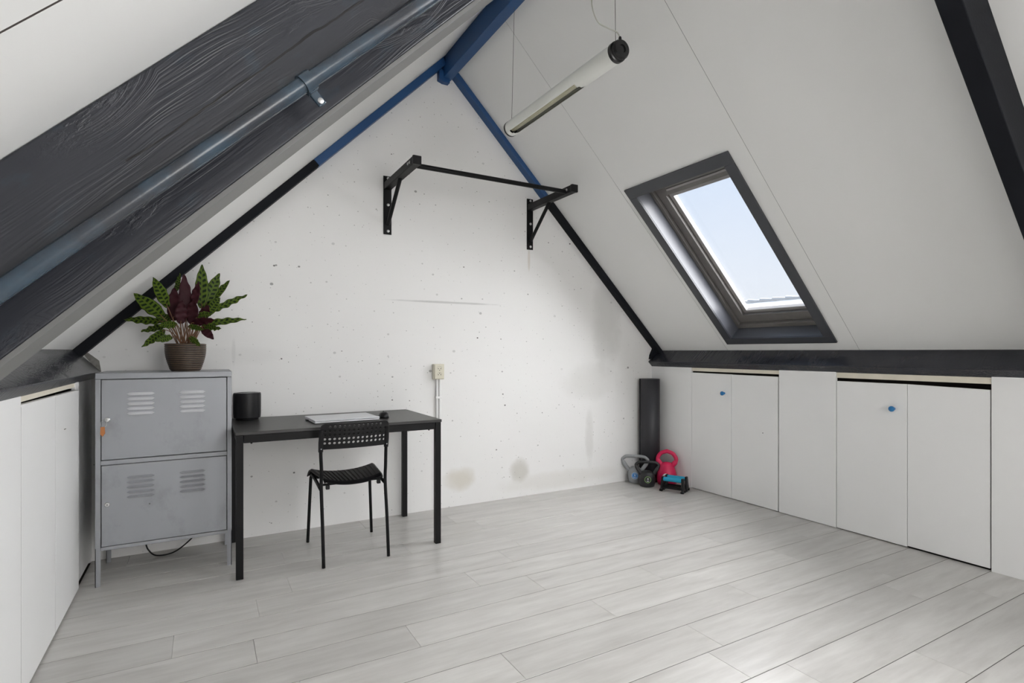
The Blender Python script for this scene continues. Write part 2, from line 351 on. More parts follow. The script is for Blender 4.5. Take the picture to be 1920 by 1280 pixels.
# ------------------------------------------------------------------ mesh helpers
class MB:
    def __init__(s): s.v = []; s.f = []
    def add(s, v, f):
        n = len(s.v); s.v += [tuple(p) for p in v]; s.f += [tuple(i + n for i in q) for q in f]; return s
    def box(s, a, b, R=None):
        x0, y0, z0 = a; x1, y1, z1 = b
        v = [(x, y, z) for x in (x0, x1) for y in (y0, y1) for z in (z0, z1)]
        if R is not None: v = [R @ Vector(p) for p in v]
        return s.add(v, [(0, 1, 3, 2), (4, 6, 7, 5), (0, 4, 5, 1), (2, 3, 7, 6), (0, 2, 6, 4), (1, 5, 7, 3)])
    def hexa(s, q0, q1):
        """solid between two quads (lists of four points in matching order)"""
        return s.add(list(q0) + list(q1), [(3, 2, 1, 0), (4, 5, 6, 7), (0, 1, 5, 4), (1, 2, 6, 5), (2, 3, 7, 6), (3, 0, 4, 7)])
    def prism(s, poly, vec):
        n = len(poly); vec = Vector(vec)
        v = [Vector(p) for p in poly]; v += [p + vec for p in v]
        return s.add(v, [tuple(range(n - 1, -1, -1)), tuple(range(n, 2 * n))] + [(i, (i + 1) % n, n + (i + 1) % n, n + i) for i in range(n)])
    def tube(s, path, r, n=12, caps=True):
        path = [Vector(p) for p in path]; m = len(path)
        rr = r if hasattr(r, '__len__') else [r] * m
        t0 = (path[1] - path[0]).normalized()
        up = Vector((0, 0, 1)) if abs(t0.z) < 0.9 else Vector((0, 1, 0))
        nx = t0.cross(up).normalized()
        v = []
        for i, p in enumerate(path):
            a = path[max(0, i - 1)]; b = path[min(m - 1, i + 1)]
            t = (b - a).normalized()
            nx = (nx - t * nx.dot(t)).normalized(); ny = t.cross(nx)
            for k in range(n):
                an = 2 * PI * k / n
                v.append(p + (nx * math.cos(an) + ny * math.sin(an)) * rr[i])
        f = [(i * n + k, i * n + (k + 1) % n, (i + 1) * n + (k + 1) % n, (i + 1) * n + k) for i in range(m - 1) for k in range(n)]
        if caps: f += [tuple(range(n - 1, -1, -1)), tuple((m - 1) * n + k for k in range(n))]
        return s.add(v, f)
    def lathe(s, prof, c=(0, 0, 0), n=32, sy=1.0):
        m = len(prof); v = []
        for r, z in prof:
            for k in range(n):
                an = 2 * PI * k / n
                v.append((c[0] + r * math.cos(an), c[1] + r * sy * math.sin(an), c[2] + z))
        f = [(i * n + k, i * n + (k + 1) % n, (i + 1) * n + (k + 1) % n, (i + 1) * n + k) for i in range(m - 1) for k in range(n)]
        f += [tuple(range(n - 1, -1, -1)), tuple((m - 1) * n + k for k in range(n))]
        return s.add(v, f)
    def ball(s, c, r, n=10):
        prof = [(max(1e-4, r * math.sin(PI * i / n)), -r * math.cos(PI * i / n)) for i in range(n + 1)]
        return s.lathe(prof, c, 2 * n)
    def build(s, name, mat, parent=None, smooth=False, bevel=0, seg=2, R=None):
        me = bpy.data.meshes.new(name)
        me.from_pydata([Vector(p) for p in s.v], [], s.f)
        bm = bmesh.new(); bm.from_mesh(me)
        bmesh.ops.recalc_face_normals(bm, faces=bm.faces)
        bm.to_mesh(me); bm.free()
        me.materials.append(MAT[mat] if isinstance(mat, str) else mat)
        o = bpy.data.objects.new(name, me); col.objects.link(o)
        if parent is not None: o.parent = parent
        if smooth:
            me.polygons.foreach_set('use_smooth', [True] * len(me.polygons))
            if smooth != 'all':
                md = o.modifiers.new('edges', 'EDGE_SPLIT'); md.split_angle = math.radians(38)
        if bevel:
            md = o.modifiers.new('bevel', 'BEVEL'); md.width = bevel; md.segments = seg; md.limit_method = 'ANGLE'; md.angle_limit = math.radians(40)
        return o
def BX(a, b): return MB().box(a, b)
def empty(name, loc=(0, 0, 0), rz=0.0):
    o = bpy.data.objects.new(name, None); col.objects.link(o); o.location = loc; o.rotation_euler = (0, 0, rz); o.empty_display_size = 0.05
    return o
def tag(o, label, cat, group=None, kind=None):
    o['label'] = label; o['category'] = cat
    if group: o['group'] = group
    if kind: o['kind'] = kind
    return o
def smooth_path(pts, k=6):
    P = [Vector(p) for p in pts]; P = [P[0]] + P + [P[-1]]; out = []
    for i in range(1, len(P) - 2):
        for j in range(k):
            t = j / k; a, b, c, d = P[i - 1], P[i], P[i + 1], P[i + 2]
            out.append(0.5 * ((2 * b) + (c - a) * t + (2 * a - 5 * b + 4 * c - d) * t * t + (3 * b - a - 3 * c + d) * t ** 3))
    out.append(P[-2]); return out

# ------------------------------------------------------------------ room constants (metres)
XL, XR, YG, YB = -0.52, 3.63, 3.79, -2.6        # knee walls, gable, wall behind the camera
ZL, ZR = 1.775, 4.87                            # roof slopes: z = x + ZL   and   z = ZR - x
XA = (ZR - ZL) / 2; ZA = XA + ZL                # apex
def SL(x, y, o): return Vector((x - o * S2, y, x + ZL + o * S2))     # o > 0 outward
def SR(x, y, o): return Vector((x + o * S2, y, ZR - x + o * S2))
def slab(F, x0, x1, y0, y1, o0, o1, mb=None):
    mb = mb or MB()
    return mb.hexa([F(x0, y0, o0), F(x1, y0, o0), F(x1, y1, o0), F(x0, y1, o0)], [F(x0, y0, o1), F(x1, y0, o1), F(x1, y1, o1), F(x0, y1, o1)])
def ring(F, x0, x1, y0, y1, hx0, hx1, hy0, hy1, o0, o1):
    """slab with a rectangular hole"""
    mb = MB()
    out = [(x0, y0), (x1, y0), (x1, y1), (x0, y1)]; inn = [(hx0, hy0), (hx1, hy0), (hx1, hy1), (hx0, hy1)]
    v = [F(x, y, o) for o in (o0, o1) for x, y in out + inn]
    f = []
    for k in range(4):
        j = (k + 1) % 4
        f += [(k, j, 4 + j, 4 + k), (8 + j, 8 + k, 12 + k, 12 + j), (j, k, 8 + k, 8 + j), (4 + k, 4 + j, 12 + j, 12 + k)]
    return mb.add(v, f)

# ------------------------------------------------------------------ floor
PW = 0.1935; Y0P = 1.278
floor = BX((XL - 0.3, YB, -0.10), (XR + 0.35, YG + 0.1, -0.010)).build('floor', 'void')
tag(floor, 'pale grey oak laminate floor of long planks', 'floor', kind='structure')
k0 = -9
fs = BX((XL - 0.02, YB, -0.010), (XR + 0.02, Y0P + k0 * PW - 0.001, 0.0)).build('plank_area', 'plank', floor)
fs['kind'] = 'stuff'
joints = {10: [0.40, 1.62, 2.95], 9: [1.05, 2.3], 8: [0.38, 1.66, 2.9], 7: [0.22, 1.5, 2.78], 6: [-0.10, 1.2, 2.5], 5: [0.18, 1.46, 2.74],
          4: [0.75, 2.05, 3.3], 3: [0.3, 1.58, 2.9], 2: [1.0, 2.28], 1: [0.5, 1.79, 3.1], 0: [0.42, 1.70, 2.95], -1: [0.61, 1.89, 3.27], -2: [1.1, 2.4]}
for k in range(k0, 13):
    ya = Y0P + k * PW; yb = min(ya + PW, YG + 0.003)
    if yb - ya < 0.02: continue
    if k > k0: BX((XL - 0.012, ya - 0.0016, -0.0099), (XR + 0.012, ya + 0.0016, -0.0012)).build('joint', 'joint', floor)
    js = joints.get(k)
    if js is None:
        s = -0.4 + random.random() * 1.2; js = [s, s + 1.29, s + 2.58]
    xs = [XL - 0.012] + [j for j in js if XL + 0.1 < j < XR - 0.1] + [XR + 0.015]
    for a, b in zip(xs[:-1], xs[1:]):
        BX((a + 0.0006, ya + 0.0017, -0.010), (b - 0.0006, yb - 0.0017, 0.0)).build('plank', 'plank', floor, bevel=0.0008, seg=1)

# ------------------------------------------------------------------ gable wall, back wall
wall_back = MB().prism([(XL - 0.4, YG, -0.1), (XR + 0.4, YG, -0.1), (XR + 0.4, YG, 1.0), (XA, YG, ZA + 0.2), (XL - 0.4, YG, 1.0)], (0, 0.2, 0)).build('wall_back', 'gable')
tag(wall_back, 'white painted concrete gable wall with small dark pits', 'wall', kind='structure')
# front (behind the camera) wall without a hole; the added lamp sits in fill_light_frame
wall_front = MB().prism([(XL - 0.4, YB, -0.1), (XR + 0.4, YB, -0.1), (XR + 0.4, YB, 1.0), (XA, YB, ZA + 0.2), (XL - 0.4, YB, 1.0)], (0, -0.2, 0)).build('wall_front', 'white')
tag(wall_front, 'white wall opposite the concrete gable', 'wall', kind='structure')
w3 = empty('fill_light_frame', (1.75, YB, 0.3)); tag(w3, 'made-up glazed frame round the fill lamp opposite the gable', 'window', kind='structure')
for a, b in (((-0.85, 0.0, 0.0), (0.85, 0.05, 0.08)), ((-0.85, 0.0, 2.02), (0.85, 0.05, 2.10)), ((-0.85, 0.0, 0.08), (-0.77, 0.05, 2.02)), ((0.77, 0.0, 0.08), (0.85, 0.05, 2.02))):
    BX(a, b).build('window_frame', 'casing', w3)

# ------------------------------------------------------------------ roof slopes (ceiling) with panels
WX0, WX1, WY0, WY1 = 2.633, 3.603, 2.155, 2.885     # skylight shaft on the slope
ceil = MB()
slab(SL, XL - 0.55, XA + 0.11, YB - 0.1, YG + 0.1, 0.012, 0.16, ceil)
for (ya, yb, hx0, hx1, hy0, hy1) in ((YB - 0.1, 0.98, W2X0, W2X1, W2Y0, W2Y1), (0.98, YG + 0.1, WX0 - 0.012, WX1 + 0.012, WY0 - 0.012, WY1 + 0.012)):
    c2 = ring(SR, XA - 0.11, XR + 0.55, ya, yb, hx0, hx1, hy0, hy1, 0.012, 0.16)
    ceil.add(c2.v, c2.f)
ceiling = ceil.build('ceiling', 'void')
tag(ceiling, 'white panelled sloping ceiling rising to the ridge', 'ceiling', kind='structure')
GAP = 0.0022
ysr = [YB, -1.74, -0.72, 0.98, 1.98, 3.0, YG]
for a, b in zip(ysr[:-1], ysr[1:]):
    if a == 1.98: ring(SR, XA, XR + 0.10, a + GAP / 2, b - GAP / 2, WX0 - 0.012, WX1 + 0.012, WY0 - 0.012, WY1 + 0.012, 0.0, 0.012).build('panel', 'slope', ceiling)
    elif a == -0.72: ring(SR, XA, XR + 0.10, a + GAP / 2, b - GAP / 2, W2X0, W2X1, W2Y0, W2Y1, 0.0, 0.012).build('panel', 'slope', ceiling)
    else: slab(SR, XA, XR + 0.10, a + GAP / 2, b - GAP / 2, 0.0, 0.012).build('panel', 'slope', ceiling)
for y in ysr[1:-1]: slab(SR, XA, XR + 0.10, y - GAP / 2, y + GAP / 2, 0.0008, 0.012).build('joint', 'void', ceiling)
ysl = [YB, -1.40, -0.38, 0.908, 1.93, 2.95, YG]
for a, b in zip(ysl[:-1], ysl[1:]):
    slab(SL, XL - 0.12, XA, a + 0.003, b - 0.003, 0.0, 0.012).build('panel', 'slope', ceiling)

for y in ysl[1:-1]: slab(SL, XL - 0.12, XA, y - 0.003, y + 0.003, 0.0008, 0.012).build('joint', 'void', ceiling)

# ------------------------------------------------------------------ skylight (window_1)
win = empty('window_1', SR(3.1, 2.52, 0)); tag(win, 'roof skylight with dark grey casing showing pale blue sky', 'window', kind='structure')
inv = Matrix.Translation(-win.location)
def wpart(mb, name, mat, parent=win, **kw):
    base = win.location
    mb.v = [Vector(p) - base for p in mb.v]
    return mb.build(name, mat, parent, **kw)
CX0, CX1, CY0, CY1 = 2.578, 3.645, 2.088, 2.955
co0, co1 = -0.014, 0.0
for (xa, xb, ya, yb, nm) in ((CX0, WX0, CY0, CY1, 'casing_board'), (WX1, CX1, CY0, CY1, 'casing_board'), (WX0, WX1, CY0, WY0, 'casing_board'), (WX0, WX1, WY1, CY1, 'casing_board')):
    wpart(slab(SR, xa, xb, ya, yb, co0, co1), nm, 'casing', bevel=0.0015, seg=1)
RD = 0.15
wpart(slab(SR, WX0 - 0.012, WX0, WY0 - 0.012, WY1 + 0.012, 0.0, RD), 'reveal_board', 'reveal')
wpart(slab(SR, WX1, WX1 + 0.012, WY0 - 0.012, WY1 + 0.012, 0.0, RD), 'reveal_board', 'reveal')
wpart(slab(SR, WX0, WX1, WY0 - 0.012, WY0, 0.0, RD), 'reveal_board', 'reveal')
wpart(slab(SR, WX0, WX1, WY1, WY1 + 0.012, 0.0, RD), 'reveal_board', 'reveal')
# fixed frame, then sash, then bead, pane
wpart(ring(SR, WX0, WX1, WY0, WY1, WX0 + 0.028, WX1 - 0.028, WY0 + 0.028, WY1 - 0.028, 0.105, 0.20), 'window_frame', 'sash', bevel=0.003)
sash = wpart(ring(SR, WX0 + 0.031, WX1 - 0.031, WY0 + 0.031, WY1 - 0.031, WX0 + 0.085, WX1 - 0.082, WY0 + 0.095, WY1 - 0.095, 0.125, 0.205), 'sash', 'sash', bevel=0.004)
wpart(ring(SR, WX0 + 0.085, WX1 - 0.082, WY0 + 0.095, WY1 - 0.095, WX0 + 0.107, WX1 - 0.100, WY0 + 0.115, WY1 - 0.127, 0.150, 0.185), 'glazing_bead', 'bead', sash, bevel=0.004)
wpart(slab(SR, WX0 + 0.09, WX1 - 0.09, WY0 + 0.10, WY1 - 0.10, 0.186, 0.190), 'pane', 'glass', sash)
wpart(slab(SR, WX0 + 0.004, WX0 + 0.022, WY0 + 0.01, WY1 - 0.12, 0.060, 0.085), 'vent_bar', 'bead', bevel=0.004)
wpart(slab(SR, WX0 + 0.05, WX0 + 0.062, WY0 + 0.05, WY1 - 0.13, 0.118, 0.132), 'blind_rail', 'bead', sash, bevel=0.003)
# exterior upstand so that the shaft is closed around the pane
wpart(ring(SR, WX0 - 0.05, WX1 + 0.05, WY0 - 0.05, WY1 + 0.05, WX0 + 0.0, WX1 - 0.0, WY0 + 0.0, WY1 - 0.0, 0.161, 0.215), 'flashing', 'casing')

# skylight added out of view behind the camera to let in more daylight
w2 = empty('added_skylight', SR(2.58, -0.15, 0)); tag(w2, 'added unseen skylight with dark casing beyond the narrow black truss beam', 'window', kind='structure')
def w2part(mb, name, mat):
    mb.v = [Vector(p) - w2.location for p in mb.v]; return mb.build(name, mat, w2)
for (xa, xb, ya, yb) in ((W2X0 - 0.05, W2X0, W2Y0 - 0.05, W2Y1 + 0.05), (W2X1, W2X1 + 0.05, W2Y0 - 0.05, W2Y1 + 0.05), (W2X0, W2X1, W2Y0 - 0.05, W2Y0), (W2X0, W2X1, W2Y1, W2Y1 + 0.05)):
    w2part(slab(SR, xa, xb, ya, yb, -0.014, 0.0), 'casing_board', 'casing')
for (xa, xb, ya, yb) in ((W2X0, W2X0 + 0.012, W2Y0, W2Y1), (W2X1 - 0.012, W2X1, W2Y0, W2Y1), (W2X0 + 0.012, W2X1 - 0.012, W2Y0, W2Y0 + 0.012), (W2X0 + 0.012, W2X1 - 0.012, W2Y1 - 0.012, W2Y1)):
    w2part(slab(SR, xa, xb, ya, yb, 0.0, 0.16), 'reveal_board', 'reveal')
w2part(slab(SR, W2X0, W2X1, W2Y0, W2Y1, 0.15, 0.16), 'pane', 'glass')

# ------------------------------------------------------------------ knee walls
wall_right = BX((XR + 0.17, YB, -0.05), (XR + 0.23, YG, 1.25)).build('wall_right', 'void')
tag(wall_right, 'low white knee wall of boards and cupboard doors below the skylight', 'wall', kind='structure')
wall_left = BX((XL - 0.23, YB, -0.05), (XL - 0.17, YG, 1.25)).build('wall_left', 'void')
tag(wall_left, 'low white knee wall of boards and doors behind the metal locker', 'wall', kind='structure')
T = 0.018
def rpanel(y0, y1, z0, z1, dx=0.0, parent=None, name='panel', mat='door', skew=0.0):
    mb = MB().hexa([(XR + dx, y0, z0), (XR + dx, y1, z0), (XR + dx, y1, z1 + skew), (XR + dx, y0, z1)], [(XR + dx + T, y0, z0), (XR + dx + T, y1, z0), (XR + dx + T, y1, z1 + skew), (XR + dx + T, y0, z1)])
    return mb.build(name, mat, parent, bevel=0.0012, seg=1)
rpanel(3.313, YG, 0.0, 1.03, 0.0, wall_right)
rpanel(2.090, 2.499, 0.003, 1.03, -0.003, wall_right)
rpanel(0.40, 1.274, 0.0, 1.03, -0.004, wall_right)
rpanel(-0.6, 0.397, 0.0, 1.03, 0.0, wall_right)
rpanel(YB, -0.603, 0.0, 1.03, 0.0, wall_right)
BX((XR + 0.004, 2.5, 0.995), (XR + 0.03, 3.312, 1.03)).build('rail', 'rail', wall_right)
BX((XR + 0.004, 1.276, 0.988), (XR + 0.03, 2.088, 1.03)).build('rail', 'rail', wall_right)
def rdoor(n, y0, y1, z0, z1, label, knob=None, skew=0.0, dx=0.0):
    d = rpanel(y0, y1, z0, z1, dx, None, 'door_%d' % n, skew=skew)
    tag(d, label, 'door', kind='structure')
    if knob:
        ky, kz = knob
        mb = MB(); prof = [(0.009, 0.0), (0.0085, 0.010), (0.013, 0.016), (0.0165, 0.022), (0.0165, 0.030), (0.012, 0.035), (0.004, 0.0365)]
        mb.lathe(prof, n=20)
        mb.v = [(XR + dx - z, ky + x, kz + y) for x, y, z in mb.v]
        k = mb.build('knob', 'knob', d, smooth=True); k['label'] = 'round blue knob'
    return d
rdoor(3, 2.911, 3.311, 0.004, 0.980, 'white cupboard door with blue knob beside the rolled mat', (2.977, 0.827), 0.002)
rdoor(4, 2.509, 2.908, 0.004, 0.977, 'white cupboard door with a dark nick beside a blue-knobbed door', None, 0.002, 0.001)
BX((XR + 0.0005, 2.628, 0.552), (XR + 0.002, 2.636, 0.557)).build('nick', 'void', bpy.data.objects['door_4'])
rdoor(5, 1.674, 2.086, 0.006, 0.967, 'wide white cupboard door with blue knob under a black gap', (1.744, 0.816), 0.000, -0.001)
rdoor(6, 1.281, 1.671, 0.012, 0.957, 'wide white cupboard door without a knob under a black gap', None, 0.010)
def lpanel(y0, y1, z0, z1, dx=0.0, parent=None, name='panel', skew=0.0):
    mb = MB().hexa([(XL + dx, y0, z0), (XL + dx, y1, z0), (XL + dx, y1, z1 + skew), (XL + dx, y0, z1)], [(XL + dx - T, y0, z0), (XL + dx - T, y1, z0), (XL + dx - T, y1, z1 + skew), (XL + dx - T, y0, z1)])
    return mb.build(name, 'door', parent, bevel=0.0012, seg=1)
lpanel(1.2, 2.374, 0.0, 1.03, 0.0, wall_left)
lpanel(-0.4, 1.197, 0.0, 1.03, 0.0, wall_left)
lpanel(YB, -0.403, 0.0, 1.03, 0.0, wall_left)
lpanel(3.353, YG, 0.02, 1.03, -0.012, wall_left)
BX((XL - 0.03, 2.376, 0.992), (XL - 0.004, 3.27, 1.03)).build('rail', 'rail', wall_left)
BX((XL - 0.03, 3.27, 0.985), (XL + 0.0, 3.35, 1.03)).build('hinge_block', 'white', wall_left)
d = lpanel(2.377, 2.862, 0.012, 0.984, 0.0, None, 'door_1', -0.004); tag(d, 'white cupboard door under the pale rail, one door away from the metal locker', 'door', kind='structure')
d = lpanel(2.8655, 3.350, 0.012, 0.980, 0.0, None, 'door_2', -0.006); tag(d, 'white cupboard door with a small scratch, next to the metal locker', 'door', kind='structure')
for yj in (2.3755, 2.8637): BX((XL - 0.017, yj - 0.0012, 0.012), (XL - 0.0004, yj + 0.0012, 0.976)).build('gap_shade_strip', 'void', wall_left)  # dark strips set in to draw the shade of the door gaps
BX((XL - 0.0195, 3.02, 0.822), (XL + 0.0026, 3.05, 0.8236)).build('scratch', 'void', d)

# ------------------------------------------------------------------ purlins, rafters, ridge, trusses
pr = MB().prism([(3.70, YB, 1.172), (3.585, YB, 1.066), (3.631, YB, 1.022), (3.80, YB, 1.022), (3.84, YB, 1.035)], (0, YG - YB - 0.001, 0)).build('purlin', 'purlin', bevel=0.004)
tag(pr, 'dark painted purlin along the knee wall below the skylight', 'beam', kind='structure')
pl = MB().prism([(-0.605, YB, 1.172), (-0.49, YB, 1.049), (-0.522, YB, 1.010), (-0.70, YB, 1.010), (-0.74, YB, 1.035)], (0, YG - YB - 0.001, 0)).build('purlin', 'purlin', bevel=0.004)
tag(pl, 'dark painted purlin along the knee wall behind the metal locker', 'beam', kind='structure')
# rafters flat against the gable
def rafter(F, name, label, drop, w, xs, label2):
    r = empty(name, F(xs[0], YG, 0)); tag(r, label, 'beam', kind='structure')
    for (x0, x1, mat, nm) in ((xs[0], xs[1], 'navy', 'lower_length'), (xs[1], xs[2], 'blue', 'upper_length')):
        mb = slab(F, x0, x1, YG - w, YG, -drop, 0.0); mb.v = [Vector(p) - r.location for p in mb.v]
        mb.build(nm, mat, r, bevel=0.003)['label'] = label2[0 if mat == 'navy' else 1]
    return r
rafter(SL, 'gable_rafter', 'gable rafter over the metal locker, blue above and black below', 0.050, 0.070, (-0.62, 0.63, XA), ('black painted lower length', 'blue painted upper length'))
rafter(SR, 'gable_rafter', 'gable rafter over the rolled mat, blue above and black below', 0.037, 0.070, (3.70, 2.44, XA), ('black painted lower length', 'blue painted upper length'))
rg = BX((1.544, YB, 3.172), (1.612, YG, ZA + 0.02)).build('ridge_beam', 'blue', bevel=0.003)
tag(rg, 'blue painted ridge beam at the peak of the ceiling', 'beam', kind='structure')
MB().prism([(1.508, YG - 0.045, 3.150), (1.544, YG - 0.045, 3.138), (1.592, YG - 0.045, 3.138), (1.592, YG - 0.045, 3.171), (1.508, YG - 0.045, 3.25)], (0, 0.0449, 0)).build('end_block', 'blue', rg, bevel=0.002)
# end bracket of the right purlin
br = MB().prism([(3.634, YG - 0.03, 1.19), (3.60, YG - 0.03, 1.13), (3.592, YG - 0.03, 1.09), (3.70, YG - 0.03, 1.165)], (0, 0.029, 0)).build('end_bracket', 'navy', pr)
mo = MB().prism([(-0.567, YG - 0.004, 1.145), (-0.548, YG - 0.004, 1.154), (-0.498, YG - 0.004, 1.109), (-0.489, YG - 0.004, 1.047), (-0.503, YG - 0.004, 1.047)], (0, 0.0038, 0)).build('mortar_patch', 'mortar', wall_back)
# foreground truss on the locker side
BY0, BYM, BY1, BD0, BD1 = 1.217, 1.290, 1.412, 0.228 * S2, 0.332 * S2
tl = empty('truss_beam', SL(0.4, BY0, 0)); tag(tl, 'broad old dark timber truss beam with a pipe clamped along it', 'beam', kind='structure')
def tpart(mb, name, mat, **kw):
    mb.v = [Vector(p) - tl.location for p in mb.v]; return mb.build(name, mat, tl, **kw)
tpart(slab(SL, -0.56, XA - 0.03, BY0, BYM - 0.0005, -BD0, 0.0), 'front_timber', 'beam', bevel=0.005)
tpart(slab(SL, -0.56, XA - 0.03, BYM, BY1, -BD1 + 0.010, 0.0), 'rear_timber', 'beam', bevel=0.003)
tpart(slab(SL, -0.56, XA - 0.03, BYM + 0.003, BY1, -BD1, -BD1 + 0.0098), 'soffit_board', 'soffit', bevel=0.001)['label'] = 'grey board under the beam'
def pipe_pt(x): # along the beam, slightly out of parallel
    t = (x + 0.287) / 0.71
    return Vector((x, BY0 - 0.026, 1.259 + t * 0.680))
pp = MB().tube([pipe_pt(-0.52), pipe_pt(1.42)], 0.0165, 20).build('steel_pipe', 'pipe', smooth=True)
tag(pp, 'blue-grey painted steel pipe clamped along the broad truss beam', 'pipe')
cp = pipe_pt(0.188); td = (pipe_pt(1) - pipe_pt(0)).normalized(); pd = Vector((td.z, 0, -td.x))
mb = MB().tube([cp - td * 0.013, cp + td * 0.013], 0.0205, 20)
mb.build('clamp', 'pipe', pp, smooth=True, bevel=0.002)
Rm = Matrix(((td.x, 0, pd.x), (0, 1, 0), (td.z, 0, pd.z))).to_4x4()
mb = MB().box((-0.0115, -0.004, 0.0), (0.0115, 0.016, 0.022)); mb.box((-0.010, 0.006, 0.018), (0.010, 0.0135, 0.050))
mb.v = [cp + Rm @ Vector(p) for p in mb.v]; mb.build('clamp_lug', 'pipe', pp, bevel=0.003)
mb = MB().lathe([(0.0062, 0), (0.0062, 0.003), (0.003, 0.0045)], n=14); mb.v = [cp + Rm @ Vector((x, 0.006 - z, 0.041 + y)) for x, y, z in mb.v]
mb.build('screw', 'steel', pp, smooth=True)
# truss on the skylight side
tr = empty('truss_beam', SR(2.9, 0.87, 0)); tag(tr, 'narrow black truss beam on the skylight slope', 'beam', kind='structure')
mb = slab(SR, XA + 0.03, 3.72, 0.870, 0.942, -0.26 * S2, 0.0); mb.v = [Vector(p) - tr.location for p in mb.v]
mb.build('timber', 'navy', tr, bevel=0.004)

# ------------------------------------------------------------------ metal locker
def make_locker():
    x0, x1, y0, y1, zt = -0.457, 0.141, 3.350, 3.735, 1.053
    L = empty('metal_locker', ((x0 + x1) / 2, (y0 + y1) / 2, 0)); tag(L, 'grey metal two-door locker on legs with a plant on top', 'cabinet')
    B = L.location
    def bld(mb, name, mat='locker', parent=L, **kw):
        mb.v = [Vector(p) - B for p in mb.v]; return mb.build(name, mat, parent, **kw)
    f = 0.022
    mb = MB()
    mb.box((x0, y0 + 0.018, 0.196), (x0 + 0.002, y1, zt)); mb.box((x1 - 0.002, y0 + 0.018, 0.196), (x1, y1, zt)); mb.box((x0, y1 - 0.002, 0.196), (x1, y1, zt))
    mb.box((x0, y0 + 0.018, 0.190), (x1, y1, 0.196))
    bld(mb, 'body')
    bld(BX((x0, y0, zt - 0.030), (x1, y1, zt)), 'top', bevel=0.003)
    bld(BX((x0, y0, 0.186), (x0 + f, y0 + 0.018, zt - 0.0305)), 'side_frame', bevel=0.002)
    bld(BX((x1 - f, y0, 0.186), (x1, y0 + 0.018, zt - 0.0305)), 'side_frame', bevel=0.002)
    bld(BX((x0 + f, y0, 0.598), (x1 - f, y0 + 0.018, 0.620)), 'mid_rail', bevel=0.002)
    bld(BX((x0 + f, y0, 0.176), (x1 - f, y0 + 0.018, 0.193)), 'bottom_rail', bevel=0.002)
    for (lx, ly) in ((x0, y0), (x1 - 0.022, y0), (x0, y1 - 0.022), (x1 - 0.022, y1 - 0.022)):
        mb = MB(); sx = 1 if lx == x0 else -1
        ox = lx if sx > 0 else lx + 0.022
        mb.box((min(ox, ox + sx * 0.022), ly, 0.0), (max(ox, ox + sx * 0.022), ly + 0.003, 0.190)); mb.box((min(ox, ox + sx * 0.003), ly, 0.0), (max(ox, ox + sx * 0.003), ly + 0.024, 0.190))
        bld(mb, 'leg')
    for (z0, z1, zl, up) in ((0.623, 1.020, 0.954, True), (0.195, 0.5955, 0.534, False)):
        dx0, dx1 = x0 + f + 0.003, x1 - f - 0.003
        D = bld(BX((dx0, y0 + 0.001, z0), (dx1, y0 + 0.018, z1)), 'door', bevel=0.003)
        for cx in (-0.270, -0.043):
            for i in range(5):
                z = zl - i * 0.0247
                w = 0.060; h = 0.0135
                # pressed louvre: a hood that leans out downwards
                n = 10; v = []; fcs = []
                prof = [(0.0, 0.0), (-0.0095, -h * 0.75), (-0.0080, -h), (0.0, -h)]
                for j in range(n + 1):
                    t = j / n; e = min(1.0, min(t, 1 - t) * 9); e = math.sqrt(e)
                    for (py, pz) in prof: v.append((cx - w + 2 * w * t, y0 + 0.001 + py * e, z + pz * e - (1 - e) * h * 0.5))
                for j in range(n):
                    for q in range(3): fcs.append((j * 4 + q, j * 4 + q + 1, j * 4 + 5 + q, j * 4 + 4 + q))
                bld(MB().add(v, fcs), 'louvre', 'louvre' if up else 'locker', D, smooth=True)
        lz = 0.822 if up else 0.402
        mb = MB().lathe([(0.0115, 0), (0.0115, 0.004), (0.009, 0.0065), (0.001, 0.0068)], n=20)
        mb.v = [(-0.408 + a, y0 + 0.001 - c, lz + b) for a, b, c in mb.v]
        lk = bld(mb, 'lock', 'steel', D, smooth=True)
        bld(BX((-0.4095, y0 - 0.0064, lz - 0.004), (-0.4065, y0 - 0.0058, lz + 0.004)), 'keyhole', 'socket_dark', D)
    return L
make_locker()
k = empty('key', (-0.408, 3.343, 0.822)); tag(k, 'small key with a tan leather tag hanging in the locker door', 'key')
mb = MB().box((-0.0012, -0.022, -0.004), (0.0012, 0.0, 0.004)); mb.tube([(0.009 * math.cos(a) * 0 + 0.0, -0.028 + 0.009 * math.cos(a), 0.009 * math.sin(a)) for a in [i * PI / 8 for i in range(17)]], 0.0014, 6, False)
mb.build('blade', 'steel', k)
MB().tube([(-0.010 + 0.012 * math.cos(a), -0.030, -0.016 + 0.016 * math.sin(a)) for a in [i * PI / 8 for i in range(17)]], 0.0008, 6, False).build('split_ring', 'steel', k)
MB().prism([(-0.022, -0.032, -0.030), (-0.006, -0.032, -0.030), (-0.004, -0.032, -0.062), (-0.014, -0.032, -0.078), (-0.024, -0.032, -0.066)], (0, 0.004, 0)).build('tag', 'tag', k, bevel=0.001)['label'] = 'tan leather tag'
pc = MB().tube(smooth_path([(-0.275, 3.70, 0.187), (-0.274, 3.70, 0.08), (-0.258, 3.70, 0.035), (-0.225, 3.69, 0.008), (-0.16, 3.69, 0.006), (-0.11, 3.70, 0.025), (-0.05, 3.72, 0.07), (0.0, 3.74, 0.13), (0.03, 3.75, 0.183)]), 0.004, 8).build('power_cord', 'black_plastic', smooth=True)
tag(pc, 'thin black cord looping under the metal locker', 'cord')

